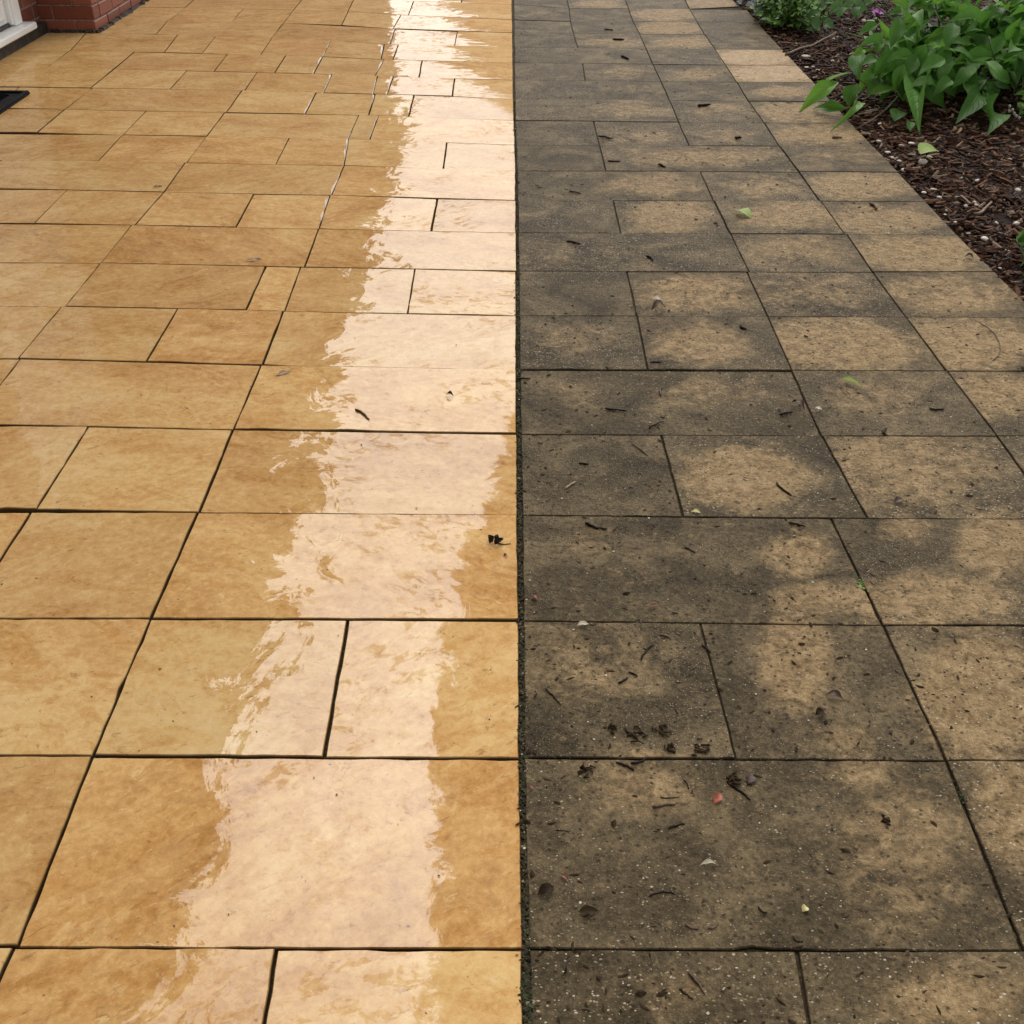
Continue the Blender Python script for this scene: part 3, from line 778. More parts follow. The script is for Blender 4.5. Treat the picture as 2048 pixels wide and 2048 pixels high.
for k, (px, py, L, ang, lab) in enumerate(PEBBLES):
    p = ground(px, py, -.004)
    if p.x < bed_edge(p.y): p.x = bed_edge(p.y) + .012
    sc = .9 * L / 2 / 2200 * (p - CAM_P).length
    o = link('pebble', peb_meshes[k % 5], None, None, Matrix.Translation((p.x, p.y, .001)) @ Matrix.Rotation(math.radians(-ang * 1.2), 4, 'Z') @ Matrix.Rotation(mrng.gauss(0, .35), 4, 'X') @ Matrix.Diagonal((sc * mrng.uniform(.85, 1.1), sc * mrng.uniform(.75, 1.25), sc * mrng.uniform(.5, 1.0), 1)))
    tag(o, lab, 'pebble', 'pale pebbles and shells on the bark')

# ------------------------------------------------------------------ leaves
def mat_leaf(name, dark, light, gloss=0.36):
    q = NT(name)
    r = q.rnd()
    uv = q.node('TexCoord').outputs['UV']
    s = q.node('SeparateXYZ', None, Vector=uv)
    u, v = s.outputs[0], s.outputs[1]
    side = q.math('ABSOLUTE', q.math('SUBTRACT', v, 0.5))
    mid = q.smooth(side, 0.030, 0.008)
    veins = q.math('ABSOLUTE', q.math('SUBTRACT', q.math('FRACT', q.math('SUBTRACT', q.math('MULTIPLY', u, 8.0), q.math('MULTIPLY', side, 5.0))), 0.5))
    vm = q.math('MULTIPLY', q.smooth(veins, 0.09, 0.0), 0.5)
    p = q.pos()
    n = q.noise(p, 30.0, 4)
    c = q.mix(q.math('ADD', q.math('MULTIPLY', r, 0.75), q.math('MULTIPLY', q.smooth(n, .3, .7), 0.25)), dark, light)
    c = q.mix(q.math('MULTIPLY', q.math('MAXIMUM', mid, vm), 0.55), c, tuple(min(1, a * 1.6 + .02) for a in light))
    q.set(Base_Color=c, Roughness=gloss, Specular_IOR_Level=0.25, Normal=q.bump(q.math('MULTIPLY', q.math('MAXIMUM', mid, vm), -1.0), 0.0035))
    tr = q.node('BsdfTranslucent', None, Color=q.mix(0.5, c, tuple(min(1, a * 1.5) for a in light)))
    mx = q.node('MixShader', None, Fac=0.30)
    q.put(mx.inputs[1], q.bsdf.outputs[0]); q.put(mx.inputs[2], tr.outputs[0])
    q.put(q.out.inputs['Surface'], mx.outputs[0])
    return q.m
M_LEAF = mat_leaf('broad_green_leaf', (0.046, 0.130, 0.018), (0.125, 0.305, 0.045), 0.46)
M_LEAF_NEW = mat_leaf('young_green_leaf', (0.11, 0.27, 0.030), (0.19, 0.40, 0.055), 0.46)
M_LEAF_GREY = mat_leaf('grey_green_leaf', (0.065, 0.15, 0.042), (0.15, 0.29, 0.09), 0.42)
M_LEAF_SMALL = mat_leaf('small_glossy_leaf', (0.022, 0.065, 0.014), (0.085, 0.19, 0.04), 0.25)
M_LEAF_SILVER = mat_leaf('silver_grey_leaf', (0.30, 0.34, 0.36), (0.50, 0.54, 0.57), 0.6)
M_LEAF_PALE = mat_leaf('fallen_lime_leaf', (0.34, 0.50, 0.12), (0.45, 0.60, 0.18), 0.4)
M_STEM = mat_simple('green_stem', (0.08, 0.14, 0.035), 0.5, 0.3, 30.0)
M_STEM_BROWN = mat_simple('woody_stem', (0.09, 0.06, 0.035), 0.7, 0.4, 60.0)

def leaf_mesh(name, seed, fold=0.22, droop=0.14, twist=0.0, wavy=0.02, nx=9, ny=4, peak=0.42, tooth=0.0):
    r = random.Random(seed)
    V, F, UV = [], [], []
    ph = r.uniform(0, 6)
    for i in range(nx + 1):
        t = i / nx
        if t < peak: w = math.sin(math.pi / 2 * (t / peak)) ** .85
        else: w = math.cos(math.pi / 2 * ((t - peak) / (1 - peak))) ** 1.15
        w = max(w, .02 if i < nx else 0.0)
        if tooth and 0 < i < nx: w *= 1 + tooth * (1 if i % 2 else -1)
        zc = 4 * droop * t * (1 - t) - droop * .35 * t * t
        tw = twist * (t - .4)
        for j in range(ny + 1):
            s = (j / ny - .5) * 2
            y = s * w * .5
            z = abs(s) * w * .5 * fold + wavy * math.sin(t * 11 + ph + (2 if s > 0 else 0)) * abs(s) * w
            V.append((t, y * math.cos(tw) - z * math.sin(tw), zc + y * math.sin(tw) + z * math.cos(tw)))
            UV.append((t, j / ny))
    for i in range(nx):
        for j in range(ny):
            a = i * (ny + 1) + j
            F.append((a, a + ny + 1, a + ny + 2, a + 1))
    m = mesh_from(name, V, F, True)
    ul = m.uv_layers.new(name='UVMap')
    for l in m.loops: ul.data[l.index].uv = UV[l.vertex_index]
    return m
def leaf_set(mat, base, n=6, **kw):
    out = []
    for k in range(n):
        r = random.Random(base + k)
        m = leaf_mesh('leaf', base + k, fold=r.uniform(.10, .38), droop=r.uniform(.03, .2), twist=r.uniform(-.7, .7), wavy=r.uniform(.01, .045), peak=r.uniform(.36, .48), **kw)
        m.materials.append(mat); out.append(m)
    return out
L_BROAD, L_NEW, L_GREY, L_SILVER, L_PALE = leaf_set(M_LEAF, 100), leaf_set(M_LEAF_NEW, 120), leaf_set(M_LEAF_GREY, 140), leaf_set(M_LEAF_SILVER, 160, 4), leaf_set(M_LEAF_PALE, 180, 3, nx=7)
L_TOOTH = leaf_set(M_LEAF_NEW, 190, 2, tooth=.07, nx=16)
lrng = random.Random(77)
def put_leaf(mesh, a, b, width, parent, nrm=None, name='leaf'):
    """A leaf from its stalk end a to its tip b; nrm: which way its face looks."""
    a, b = Vector(a), Vector(b)
    x = b - a; L = x.length; x.normalize()
    n = Vector(nrm) if nrm is not None else Vector((lrng.gauss(0, .35), -.55 + lrng.gauss(0, .3), .8 + lrng.gauss(0, .2)))
    n = n - x * n.dot(x)
    if n.length < 1e-3: n = Vector((0, -1, 0)) - x * x.y * -1
    n.normalize(); y = n.cross(x)
    M = Matrix((( x.x * L, y.x * width, n.x * L, a.x), (x.y * L, y.y * width, n.y * L, a.y), (x.z * L, y.z * width, n.z * L, a.z), (0, 0, 0, 1)))
    o = bpy.data.objects.new(name, mesh); COL.objects.link(o)
    if parent is not None:
        o.parent = parent; o.matrix_local = parent.matrix_world.inverted() @ M
    else:
        o.matrix_world = M
    return o
def stem(pts, r0, r1, parent, mat=None, name='stem'):
    n = len(pts)
    return MB().tube(pts, [r0 + (r1 - r0) * i / (n - 1) for i in range(n)], 6).build(name, mat or M_STEM, parent, True)

# --- the broad leaved shrub
base = ground(1870, 190); base.z = -.02
shrub = empty('broad_leaved_shrub', base, 'large bright green shrub with broad pointed leaves leaning over the paving edge', 'shrub')
def D3(X, Y): return (1748 + .1553 * X, .1553 * Y)
def D2(X, Y): return (1460 + .1553 * X, .1553 * Y)
def yfor(py): return 4.62 + (250 - py) / 250 * .62
HAND = [  # stalk end, tip, width in the photograph, which leaf set
 (D3(1190, 690), D3(690, 560), 34, 'b', (0, -.2, -.6)), (D3(990, 440), D3(640, 540), 24, 'n'), (D3(650, 520), D3(640, 790), 15, 'n'), (D3(1480, 450), D3(1285, 745), 31, 'b'),
 (D3(1600, 270), D3(1860, 300), 19, 'b'), (D3(1430, 375), D3(1620, 165), 28, 'b'), (D3(1225, 230), D3(915, 135), 24, 'n'), (D3(1240, 215), D3(1098, 435), 16, 'b'), (D3(930, 400), D3(1170, 200), 34, 'b'),
 (D3(1230, 800), D3(980, 825), 17, 'n'), (D3(1225, 790), D3(1100, 700), 20, 'n'), (D3(1250, 800), D3(1310, 1008), 26, 'n'), (D3(1260, 780), D3(1545, 795), 19, 'n'), (D3(1380, 870), D3(1440, 1045), 14, 'n'), (D3(1195, 870), D3(845, 1043), 15, 'b'),
 (D3(1150, 985), D3(943, 1272), 20, 'b'), (D3(1460, 1045), D3(1112, 1190), 18, 'b'), (D3(1335, 1150), D3(1078, 1575), 36, 'b'), (D3(1495, 1060), D3(1530, 1352), 22, 'b'), (D3(1420, 1190), D3(1508, 1440), 18, 'b'), (D3(1625, 930), D3(1825, 1185), 27, 'b'), (D3(1560, 1090), D3(1755, 1140), 13, 'b'),
 (D3(640, 1110), D3(580, 1690), 42, 'b'), (D3(760, 1020), D3(265, 1170), 32, 'b'), (D3(912, 765), D3(590, 975), 24, 'n'), (D3(680, 850), D3(-85, 1090), 32, 'n'), (D3(260, 1125), D3(-60, 1215), 20, 'n'), (D3(320, 1205), D3(385, 1300), 14, 'n'), (D3(1290, 1370), D3(1480, 1735), 32, 'b'),
 (D3(1590, 820), D3(1935, 850), 24, 'b'), (D3(1640, 760), D3(1900, 690), 26, 'n'), (D3(1700, 690), D3(1900, 425), 36, 'b'), (D3(1600, 460), D3(1850, 605), 24, 'b'), (D3(1640, 640), D3(1560, 520), 20, 'b'), (D3(490, 60), D3(840, 85), 30, 'n'), (D3(845, 85), D3(1140, 20), 26, 'b'), (D3(430, 185), D3(225, 15), 22, 'n'),
 (D3(240, 590), D3(55, 235), 14, 'n'), (D3(400, 660), D3(735, 230), 28, 'b'), (D3(330, 640), D3(600, 190), 22, 'b'), (D3(540, 230), D3(590, 190), 12, 'n'), (D3(560, 290), D3(280, 350), 14, 'n'), (D3(680, 330), D3(560, 400), 14, 'b'), (D3(430, 700), D3(290, 710), 12, 'n'), (D3(560, 760), D3(230, 810), 26, 'b'),
 (D3(1330, 320), D3(1500, 140), 32, 'b'), (D3(1250, 250), D3(1310, 160), 16, 'n'), (D3(1860, 290), D3(1935, 150), 20, 'b'), (D3(1240, 560), D3(1180, 600), 14, 'b'), (D3(330, 1420), D3(270, 1560), 30, 'b'), (D3(460, 1470), D3(540, 1430), 12, 'b'), (D3(450, 1560), D3(470, 1690), 16, 'b'),
 (D2(1625, 925), D2(1555, 725), 30, 't'), (D2(1570, 935), D2(1140, 1110), 15, 'n'), (D2(1400, 1055), D2(888, 1440), 27, 'n'), (D2(1500, 1400), D2(1060, 1395), 20, 'b'), (D2(1625, 1085), D2(1530, 1385), 32, 'b'), (D2(1600, 1310), D2(1308, 1690), 15, 'n'), (D2(1900, 930), D2(1640, 1210), 18, 'n'), (D2(1900, 310), D2(1630, 480), 17, 'b'), (D2(1740, 560), D2(1930, 520), 22, 'b'), (D2(1725, 640), D2(1560, 740), 16, 'p'),
]
SETS = {'b': L_BROAD, 'n': L_NEW, 't': L_TOOTH, 'p': L_NEW}
for (pa, pb, w, st, *nr) in HAND:
    if pa[0] < 1740 and pa[1] > 130: ya, yb = 4.72, 4.72 + (lrng.uniform(-.05, .02))
    else: ya = yfor(max(pa[1], 0)) + lrng.gauss(0, .03); yb = ya - lrng.uniform(.0, .07)
    a, b = at_y(*pa, ya), at_y(*pb, yb)
    if b.z < .008: b = ground(*pb, .008); 
    if a.z < .02: a = ground(*pa, .03)
    wd = w / 2200 * (a - CAM_P).length * 1.05
    put_leaf(lrng.choice(SETS[st]), a, b, wd, shrub, nr[0] if nr else None)
# stems with pairs of leaves, filling the body of the shrub behind those
for k in range(34):
    ang = lrng.uniform(0, 2 * math.pi); rad = math.sqrt(lrng.random()) * .42
    top = Vector((base.x + .24 + math.cos(ang) * rad * 1.6, base.y + .22 + math.sin(ang) * rad * .95, lrng.uniform(.20, .46) * (1 - .35 * rad / .42)))
    foot = Vector((base.x + .20 + math.cos(ang) * rad * .6, base.y + .26 + math.sin(ang) * rad * .4, -.03))
    midp = foot.lerp(top, .5) + Vector((lrng.gauss(0, .02), lrng.gauss(0, .02), .05))
    pts = [foot, foot.lerp(midp, .55), midp, midp.lerp(top, .5) + Vector((0, 0, .01)), top]
    stem(pts, .006, .003, shrub)
    az = lrng.uniform(0, 3)
    for lev, t in enumerate((.36, .52, .68, .84, 1.0)):
        p = foot.lerp(top, t)
        p = p + (midp - foot.lerp(top, .5)) * (4 * t * (1 - t))
        az += math.pi / 2 + lrng.gauss(0, .3)
        for sgn in ((0, math.pi) if t < 1 else (0, math.pi / 2, math.pi, 1.5 * math.pi)):
            d = Vector((math.cos(az + sgn), math.sin(az + sgn), lrng.uniform(-.55, .2) if t < 1 else lrng.uniform(.0, .5)))
            ln = lrng.uniform(.11, .185) * (.55 if t == 1.0 else 1.0)
            q = p + d.normalized() * ln
            if q.z < .0: q.z = .005
            qp, pp = to_px(q), to_px(p)
            if min(qp[0], pp[0]) < 1700 or (min(qp[0], pp[0]) < 1805 and min(qp[1], pp[1]) < 75): continue
            put_leaf(lrng.choice(L_NEW if t == 1.0 else L_BROAD), p, q, ln * lrng.uniform(.40, .52), shrub, Vector((-d.x * .3, -d.y * .3, 1)))
for k in range(1500):                                     # leaves of the skirt and the inside of the shrub
    front = k % 2 == 0
    p = Vector((lrng.uniform(1.42, 2.75), lrng.uniform(4.66, 4.95) if front else lrng.uniform(4.8, 5.5), lrng.uniform(.07, .25) if front else lrng.uniform(.05, .36)))
    d = Vector((lrng.gauss(-.15, .7), lrng.gauss(-.75, .5), lrng.gauss(-.55, .4) if front else lrng.gauss(-.2, .5))).normalized() * lrng.uniform(.10, .17)
    q = p + d
    if q.z < .006: q.z = .008
    pp, qp = to_px(p), to_px(q)
    lim = 1700 + max(0, 60 - min(qp[1], pp[1])) * 1.9
    if min(pp[0], qp[0]) < lim or max(pp[1], qp[1]) > 250 - 60 * max(0, (1790 - min(pp[0], qp[0])) / 90): continue
    if sum(1 for c in shrub.children) > 680: break
    put_leaf(lrng.choice(L_BROAD), p, q, d.length * lrng.uniform(.40, .52), shrub, Vector((lrng.gauss(0, .3), -.6, .7)))
for pa, pb, yy in ((D3(310, 1240), D3(0, 1560), 4.70), (D3(780, 130), D3(900, 320), 4.95), (D3(1480, 480), D3(1560, 770), 4.82), (D3(1220, 300), D3(1420, 400), 4.95), (D2(1610, 940), D2(1760, 1090), 4.75), (D3(1450, 1030), D3(1330, 1160), 4.72)):
    a, b = at_y(*pa, yy), at_y(*pb, yy - .02)
    stem([a, a.lerp(b, .5) + Vector((0, 0, -.006)), b], .0035, .0025, shrub)

# --- small leaved clipped shrub at the paving edge
c0 = ground(1540, 62); c0.z = -.02
small = empty('small_leaved_shrub', c0, 'low bushy shrub with tiny round glossy leaves spilling onto the paving', 'shrub')
V, F, UV = [], [], []
srng = random.Random(31)
def add_small_leaf(V, F, p, d, n, L, W):
    x = d.normalized(); n = (n - x * n.dot(x)).normalized(); y = n.cross(x)
    b = len(V)
    for (u, v, h) in ((0, 0, 0), (.3, -.42, .07), (.3, 0, 0), (.3, .42, .07), (.7, -.40, .04), (.7, 0, -.03), (.7, .40, .04), (1, 0, -.08)):
        V.append(tuple(p + x * (u * L) + y * (v * W) + n * (h * L)))
    F += [(b, b + 1, b + 2), (b, b + 2, b + 3), (b + 1, b + 4, b + 5, b + 2), (b + 2, b + 5, b + 6, b + 3), (b + 4, b + 7, b + 5), (b + 5, b + 7, b + 6)]
st = MB()
for k in range(80):
    a = srng.uniform(0, 6.28); r = math.sqrt(srng.random())
    foot = Vector((c0.x + .14 + math.cos(a) * r * .07, c0.y + .30 + math.sin(a) * r * .2, -.02))
    tip = Vector((c0.x + .135 + math.cos(a) * r * .19, c0.y + .32 + math.sin(a) * r * .44, max(.03, (1 - r ** 2.2) * .26 + srng.gauss(.03, .02))))
    st.tube([foot, foot.lerp(tip, .5) + Vector((0, 0, .02)), tip], [.003, .0022, .0012], 4)
    for m in range(30):
        t = .35 + .65 * srng.random()
        p = foot.lerp(tip, t) + Vector((srng.gauss(0, .018), srng.gauss(0, .018), srng.gauss(.005, .014)))
        if p.z < .004: p.z = .006
        d = Vector((srng.gauss(0, 1), srng.gauss(0, 1), srng.gauss(.2, .6)))
        add_small_leaf(V, F, p, d, Vector((srng.gauss(0, .5), srng.gauss(-.3, .5), 1)), srng.uniform(.020, .036), srng.uniform(.016, .028))
fo = link('foliage', mesh_from('foliage', V, F, True), None)
def mat_small():
    q = NT('tiny_glossy_leaves')
    r = q.island()
    c = q.ramp(r, [(0, (0.035, 0.095, 0.013)), (.5, (0.085, 0.20, 0.030)), (.85, (0.16, 0.32, 0.055)), (1, (0.28, 0.44, 0.13))])
    q.set(Base_Color=c, Roughness=0.45, Specular_IOR_Level=0.25)
    return q.m
fo.data.materials.append(mat_small())
fo.parent = small; fo.matrix_parent_inverse = small.matrix_world.inverted(); tag(fo, None, None, None, 'stuff')
st.build('twigs', M_STEM_BROWN, small)['kind'] = 'stuff'

# --- grey green plant between the two shrubs
def D2w(lst): return [(D2(*a), D2(*b), w, s) for a, b, w, s in lst]
gb = ground(1660, 50); gb.z = -.02
grey = empty('grey_green_plant', gb, 'plant with smooth grey green oval leaves behind the bark, between two shrubs', 'plant')
GREY = [((1170, 185), (975, 225), 13), ((1280, 185), (1440, 25), 17), ((1380, 230), (1535, 95), 17), ((1185, 240), (1275, 150), 16), ((1040, 290), (1180, 320), 22), ((1080, 230), (1020, 330), 12), ((1200, 310), (1350, 360), 17), ((1190, 280), (1300, 250), 12), ((1660, 90), (1610, 250), 15), ((1700, 20), (1640, 200), 18), ((1100, 45), (1190, 25), 8), ((1500, 60), (1600, 20), 14), ((1250, 60), (1120, 120), 14), ((1740, 40), (1830, 20), 12), ((1350, 20), (1200, 60), 14), ((1560, -40), (1700, 40), 18), ((1020, 330), (880, 250), 7)]
for a, b, w in GREY:
    pa, pb = D2(*a), D2(*b)
    y0 = 6.15 + (60 - pa[1]) / 60 * .35
    A, B = at_y(*pa, y0), at_y(*pb, y0 - srng.uniform(-.02, .05))
    if A.z < .01: A = ground(*pa, .015)
    if B.z < .01: B = ground(*pb, .012)
    put_leaf(lrng.choice(L_GREY), A, B, w / 2200 * (A - CAM_P).length * 1.1, grey)
for k in range(70):
    p = Vector((gb.x + lrng.uniform(-.12, .55), gb.y + .1 + lrng.uniform(0, .8), lrng.uniform(.02, .22)))
    d = Vector((lrng.gauss(0, 1), lrng.gauss(-.4, 1), lrng.gauss(-.1, .4))).normalized() * lrng.uniform(.06, .11)
    q = p + d; q.z = max(.006, q.z)
    put_leaf(lrng.choice(L_GREY), p, q, d.length * .5, grey)
for k in range(9):
    a = Vector((gb.x + lrng.uniform(-.05, .4), gb.y + .2 + lrng.uniform(0, .5), -.02))
    stem([a, a + Vector((lrng.gauss(0, .03), lrng.gauss(0, .03), .08)), a + Vector((lrng.gauss(0, .07), lrng.gauss(-.04, .05), .2))], .004, .002, grey)
a, b = at_y(*D2(900, 240), 6.0), ground(*D2(1130, 520), .0)
stem([a, a.lerp(b, .4) + Vector((.01, 0, .02)), b], .003, .002, grey, M_STEM_BROWN)

# --- silver leaved plant at the far edge of the paving
sb = ground(1498, 34); sb.z = -.02
silver = empty('silver_leaved_plant', sb, 'pale silver blue leaved plant at the far edge of the paving', 'plant')
for k in range(60):
    p = Vector((sb.x + .015 + lrng.uniform(0, .16), sb.y + lrng.uniform(-.12, .8), lrng.uniform(.0, .08)))
    d = Vector((lrng.gauss(-.1, 1), lrng.gauss(-.4, 1), lrng.gauss(.1, .35))).normalized() * lrng.uniform(.05, .085)
    q = p + d; q.z = max(.006, q.z); q.x = max(q.x, 1.345)
    put_leaf(lrng.choice(L_SILVER), p, q, d.length * .5, silver)
stem([Vector((sb.x + .06, sb.y + .2, -.03)), Vector((sb.x + .07, sb.y + .2, .04)), Vector((sb.x + .06, sb.y + .21, .09))], .004, .003, silver)

# --- purple flower on its stem
fp = at_y(1757, 22, 6.1)
flower = empty('purple_flower', (fp.x, fp.y, -.02), 'single purple flower with rounded petals beside the broad leaved shrub', 'flower')
M_PETAL = mat_simple('purple_petal', (0.34, 0.10, 0.33), 0.55, 0.25, 40.0)
pet = [leaf_mesh('petal', 300 + k, fold=.3, droop=.25, peak=.62, nx=6) for k in range(2)]
for m in pet: m.materials.append(M_PETAL)
for k in range(7):
    a = k * 2 * math.pi / 7
    d = Vector((math.cos(a) * .6, math.sin(a) * .5 - .2, .42 + .2 * math.sin(k * 2.1)))
    put_leaf(pet[k % 2], fp + Vector((0, 0, -.025)), fp + Vector((0, 0, -.025)) + d * .058, .042, flower, Vector((-d.x, -d.y - .8, .6)), 'petal')
stem([Vector((fp.x + .03, fp.y + .05, -.02)), Vector((fp.x + .01, fp.y + .02, fp.z * .5)), fp + Vector((0, 0, -.02))], .004, .003, flower)
cl = at_y(1790, 8, 6.0)
seed = empty('seed_plume', (cl.x, cl.y, -.02), 'rusty brown seed head standing beside the purple flower', 'plant')
M_RUST = mat_simple('rusty_seeds', (0.14, 0.045, 0.025), 0.7, 0.5, 80.0)
sm = MB()
for k in range(40):
    p = cl + Vector((lrng.gauss(0, .012), lrng.gauss(0, .012), lrng.gauss(0, .022)))
    sm.tube([p, p + Vector((lrng.gauss(0, .005), lrng.gauss(0, .005), .008))], [.0035, .0015], 5)
sm.build('seeds', M_RUST, seed)['kind'] = 'stuff'
stem([Vector((cl.x + .02, cl.y, -.02)), cl], .003, .002, seed, M_STEM_BROWN)

# --- small plants at the right hand side of the bed
def sprig(name, label, lst, yy, root, cat='plant'):
    e = empty(name, root, label, cat)
    for (pa, pb, w, st_) in lst:
        a, b = at_y(*pa, yy), at_y(*pb, yy - .01)
        if a.z < .004: a = ground(*pa, .006)
        if b.z < .004: b = ground(*pb, .006)
        put_leaf(lrng.choice(st_), a, b, w / 2200 * (a - CAM_P).length * 1.1, e)
    return e
r0 = ground(2044, 552); r0.z = -.02
s1 = sprig('curled_seedling', 'small plant with curled green leaves on the bark near the paving', [((2038, 486), (2047, 458), 16, L_GREY), ((2037, 486), (2060, 440), 22, L_BROAD), ((2042, 500), (2040, 536), 8, L_GREY), ((2048, 505), (2047, 553), 14, L_GREY), ((2038, 488), (2075, 500), 22, L_BROAD), ((2050, 520), (2090, 540), 24, L_GREY), ((2060, 480), (2100, 450), 24, L_BROAD)], r0.y - .005, r0)
a, b, c = ground(1993, 532, .0), at_y(2025, 492, r0.y), at_y(2039, 487, r0.y)
stem([a, a.lerp(b, .6) + Vector((0, 0, .012)), b, c], .0022, .0016, s1, M_STEM_BROWN)
stem([c, at_y(2046, 500, r0.y), ground(2050, 545, .0)], .002, .002, s1)
r1 = ground(2050, 236); r1.z = -.02
s2 = sprig('berried_plant', 'small plant with white berries beside the broad leaved shrub', [((2046, 205), (2036, 215), 12, L_NEW), ((2050, 188), (2028, 190), 9, L_BROAD), ((2052, 215), (2038, 222), 10, L_NEW), ((2060, 196), (2042, 198), 12, L_NEW), ((2060, 215), (2075, 190), 18, L_NEW), ((2050, 226), (2036, 230), 7, L_NEW)], r1.y - .02, r1)
for (px, py) in ((2019, 222), (2026, 220), (2029, 227), (2020, 213), (2033, 232), (2039, 236), (2046, 212)):
    p = at_y(px, py, r1.y - .03)
    o = link('berry', peb_meshes[0], None, s2)
    o.matrix_local = s2.matrix_world.inverted() @ (Matrix.Translation((p.x, p.y, max(p.z, .008))) @ Matrix.Diagonal((.006, .008, .012, 1)))
stem([r1, at_y(2040, 215, r1.y - .02)], .002, .0015, s2)

# --- weeds rooted in the joints
for (px, py, lab) in ((1722, 1170, 'tiny green weed rooted in a joint between grimy slabs'), (1934, 1602, 'moss tuft in the slanting joint of the tan slabs'), (1053, 1985, 'moss tuft in the long joint between golden and grimy paving')):
    V, F = [], []
    g0 = ground(px, py)
    for k in range(26):
        p = Vector((g0.x + srng.gauss(0, .003), g0.y + srng.gauss(0, .011), -.003 + srng.random() * .003))
        add_small_leaf(V, F, p, Vector((srng.gauss(0, 1), srng.gauss(0, 1), srng.uniform(.1, .7))), Vector((srng.gauss(0, .4), -.2, 1)), srng.uniform(.004, .009), srng.uniform(.003, .006))
    tag(link('joint_weed', mesh_from('joint_weed', V, F, True), mat_small() if py == 1170 else mat_simple('moss_green', (0.035, 0.05, 0.012), .8, .4, 90)), lab, 'weed', 'weeds in the joints')
# ------------------------------------------------------------------ fallen bits: leaves, twigs, petals
M_TWIG = mat_simple('dark_wet_twig', (0.018, 0.011, 0.006), 0.55, 0.5, 120.0, 0.001, Specular_IOR_Level=0.15)
M_TWIG_B = mat_simple('brown_twig', (0.085, 0.048, 0.026), 0.6, 0.5, 120.0, 0.001)
M_TWIG_P = mat_simple('pale_twig', (0.30, 0.22, 0.14), 0.6, 0.3, 120.0, 0.001)
M_DEAD = mat_simple('dead_brown_leaf', (0.055, 0.024, 0.013), 0.5, 0.4, 90.0, 0.001)
M_DARKLEAF = mat_simple('rotten_dark_leaf', (0.036, 0.023, 0.011), 0.6, 0.5, 90.0, 0.001, Specular_IOR_Level=0.08)
M_RED = mat_simple('orange_red_leaf', (0.30, 0.062, 0.018), 0.5, 0.3, 90.0)
M_PINK = mat_simple('faded_pink_petal', (0.22, 0.085, 0.055), 0.5, 0.3, 90.0)
M_CREAM = mat_simple('cream_petal', (0.62, 0.56, 0.42), 0.5, 0.15, 90.0)
M_YEL = mat_simple('yellow_petal', (0.60, 0.52, 0.22), 0.5, 0.15, 90.0)
drng = random.Random(91)
def twig(px, py, L, ang, curve, thick, mat, label, cat='twig', group=None, z=0.0, knots=False):
    """px, py: middle; L: length as seen; ang: degrees, anticlockwise as seen from above the picture's right."""
    dx, dy = math.cos(math.radians(ang)) * L / 2, -math.sin(math.radians(ang)) * L / 2
    a, b = ground(px - dx, py - dy), ground(px + dx, py + dy)
    d = b - a; n = Vector((-d.y, d.x, 0))
    r = thick / 2 / 2200 * (a - CAM_P).length
    pts, rad = [], []
    N = 7
    for i in range(N + 1):
        t = i / N
        p = a.lerp(b, t) + n * (curve * 4 * t * (1 - t) + drng.gauss(0, .018))
        pts.append(Vector((p.x, p.y, z + r * .9 + abs(drng.gauss(0, r * .25)))))
        rad.append(r * (1.0 if 0 < i < N else .55) * drng.uniform(.75, 1.2) * (1.15 - .35 * t))
    if curve > 5: pass
    o = MB().tube(pts, rad, 6)
    if knots:
        k = pts[N // 2]
        o.tube([k, k + n.normalized() * r * 5 + Vector((0, 0, r))], [r * .7, r * .3], 5)
    m = link('twig', mesh_from('twig', o.v, o.f, True), mat)
    return tag(m, label, cat, group)
G_T = 'twigs scattered over the paving'
TW = M_TWIG; TB = M_TWIG_B; TP = M_TWIG_P
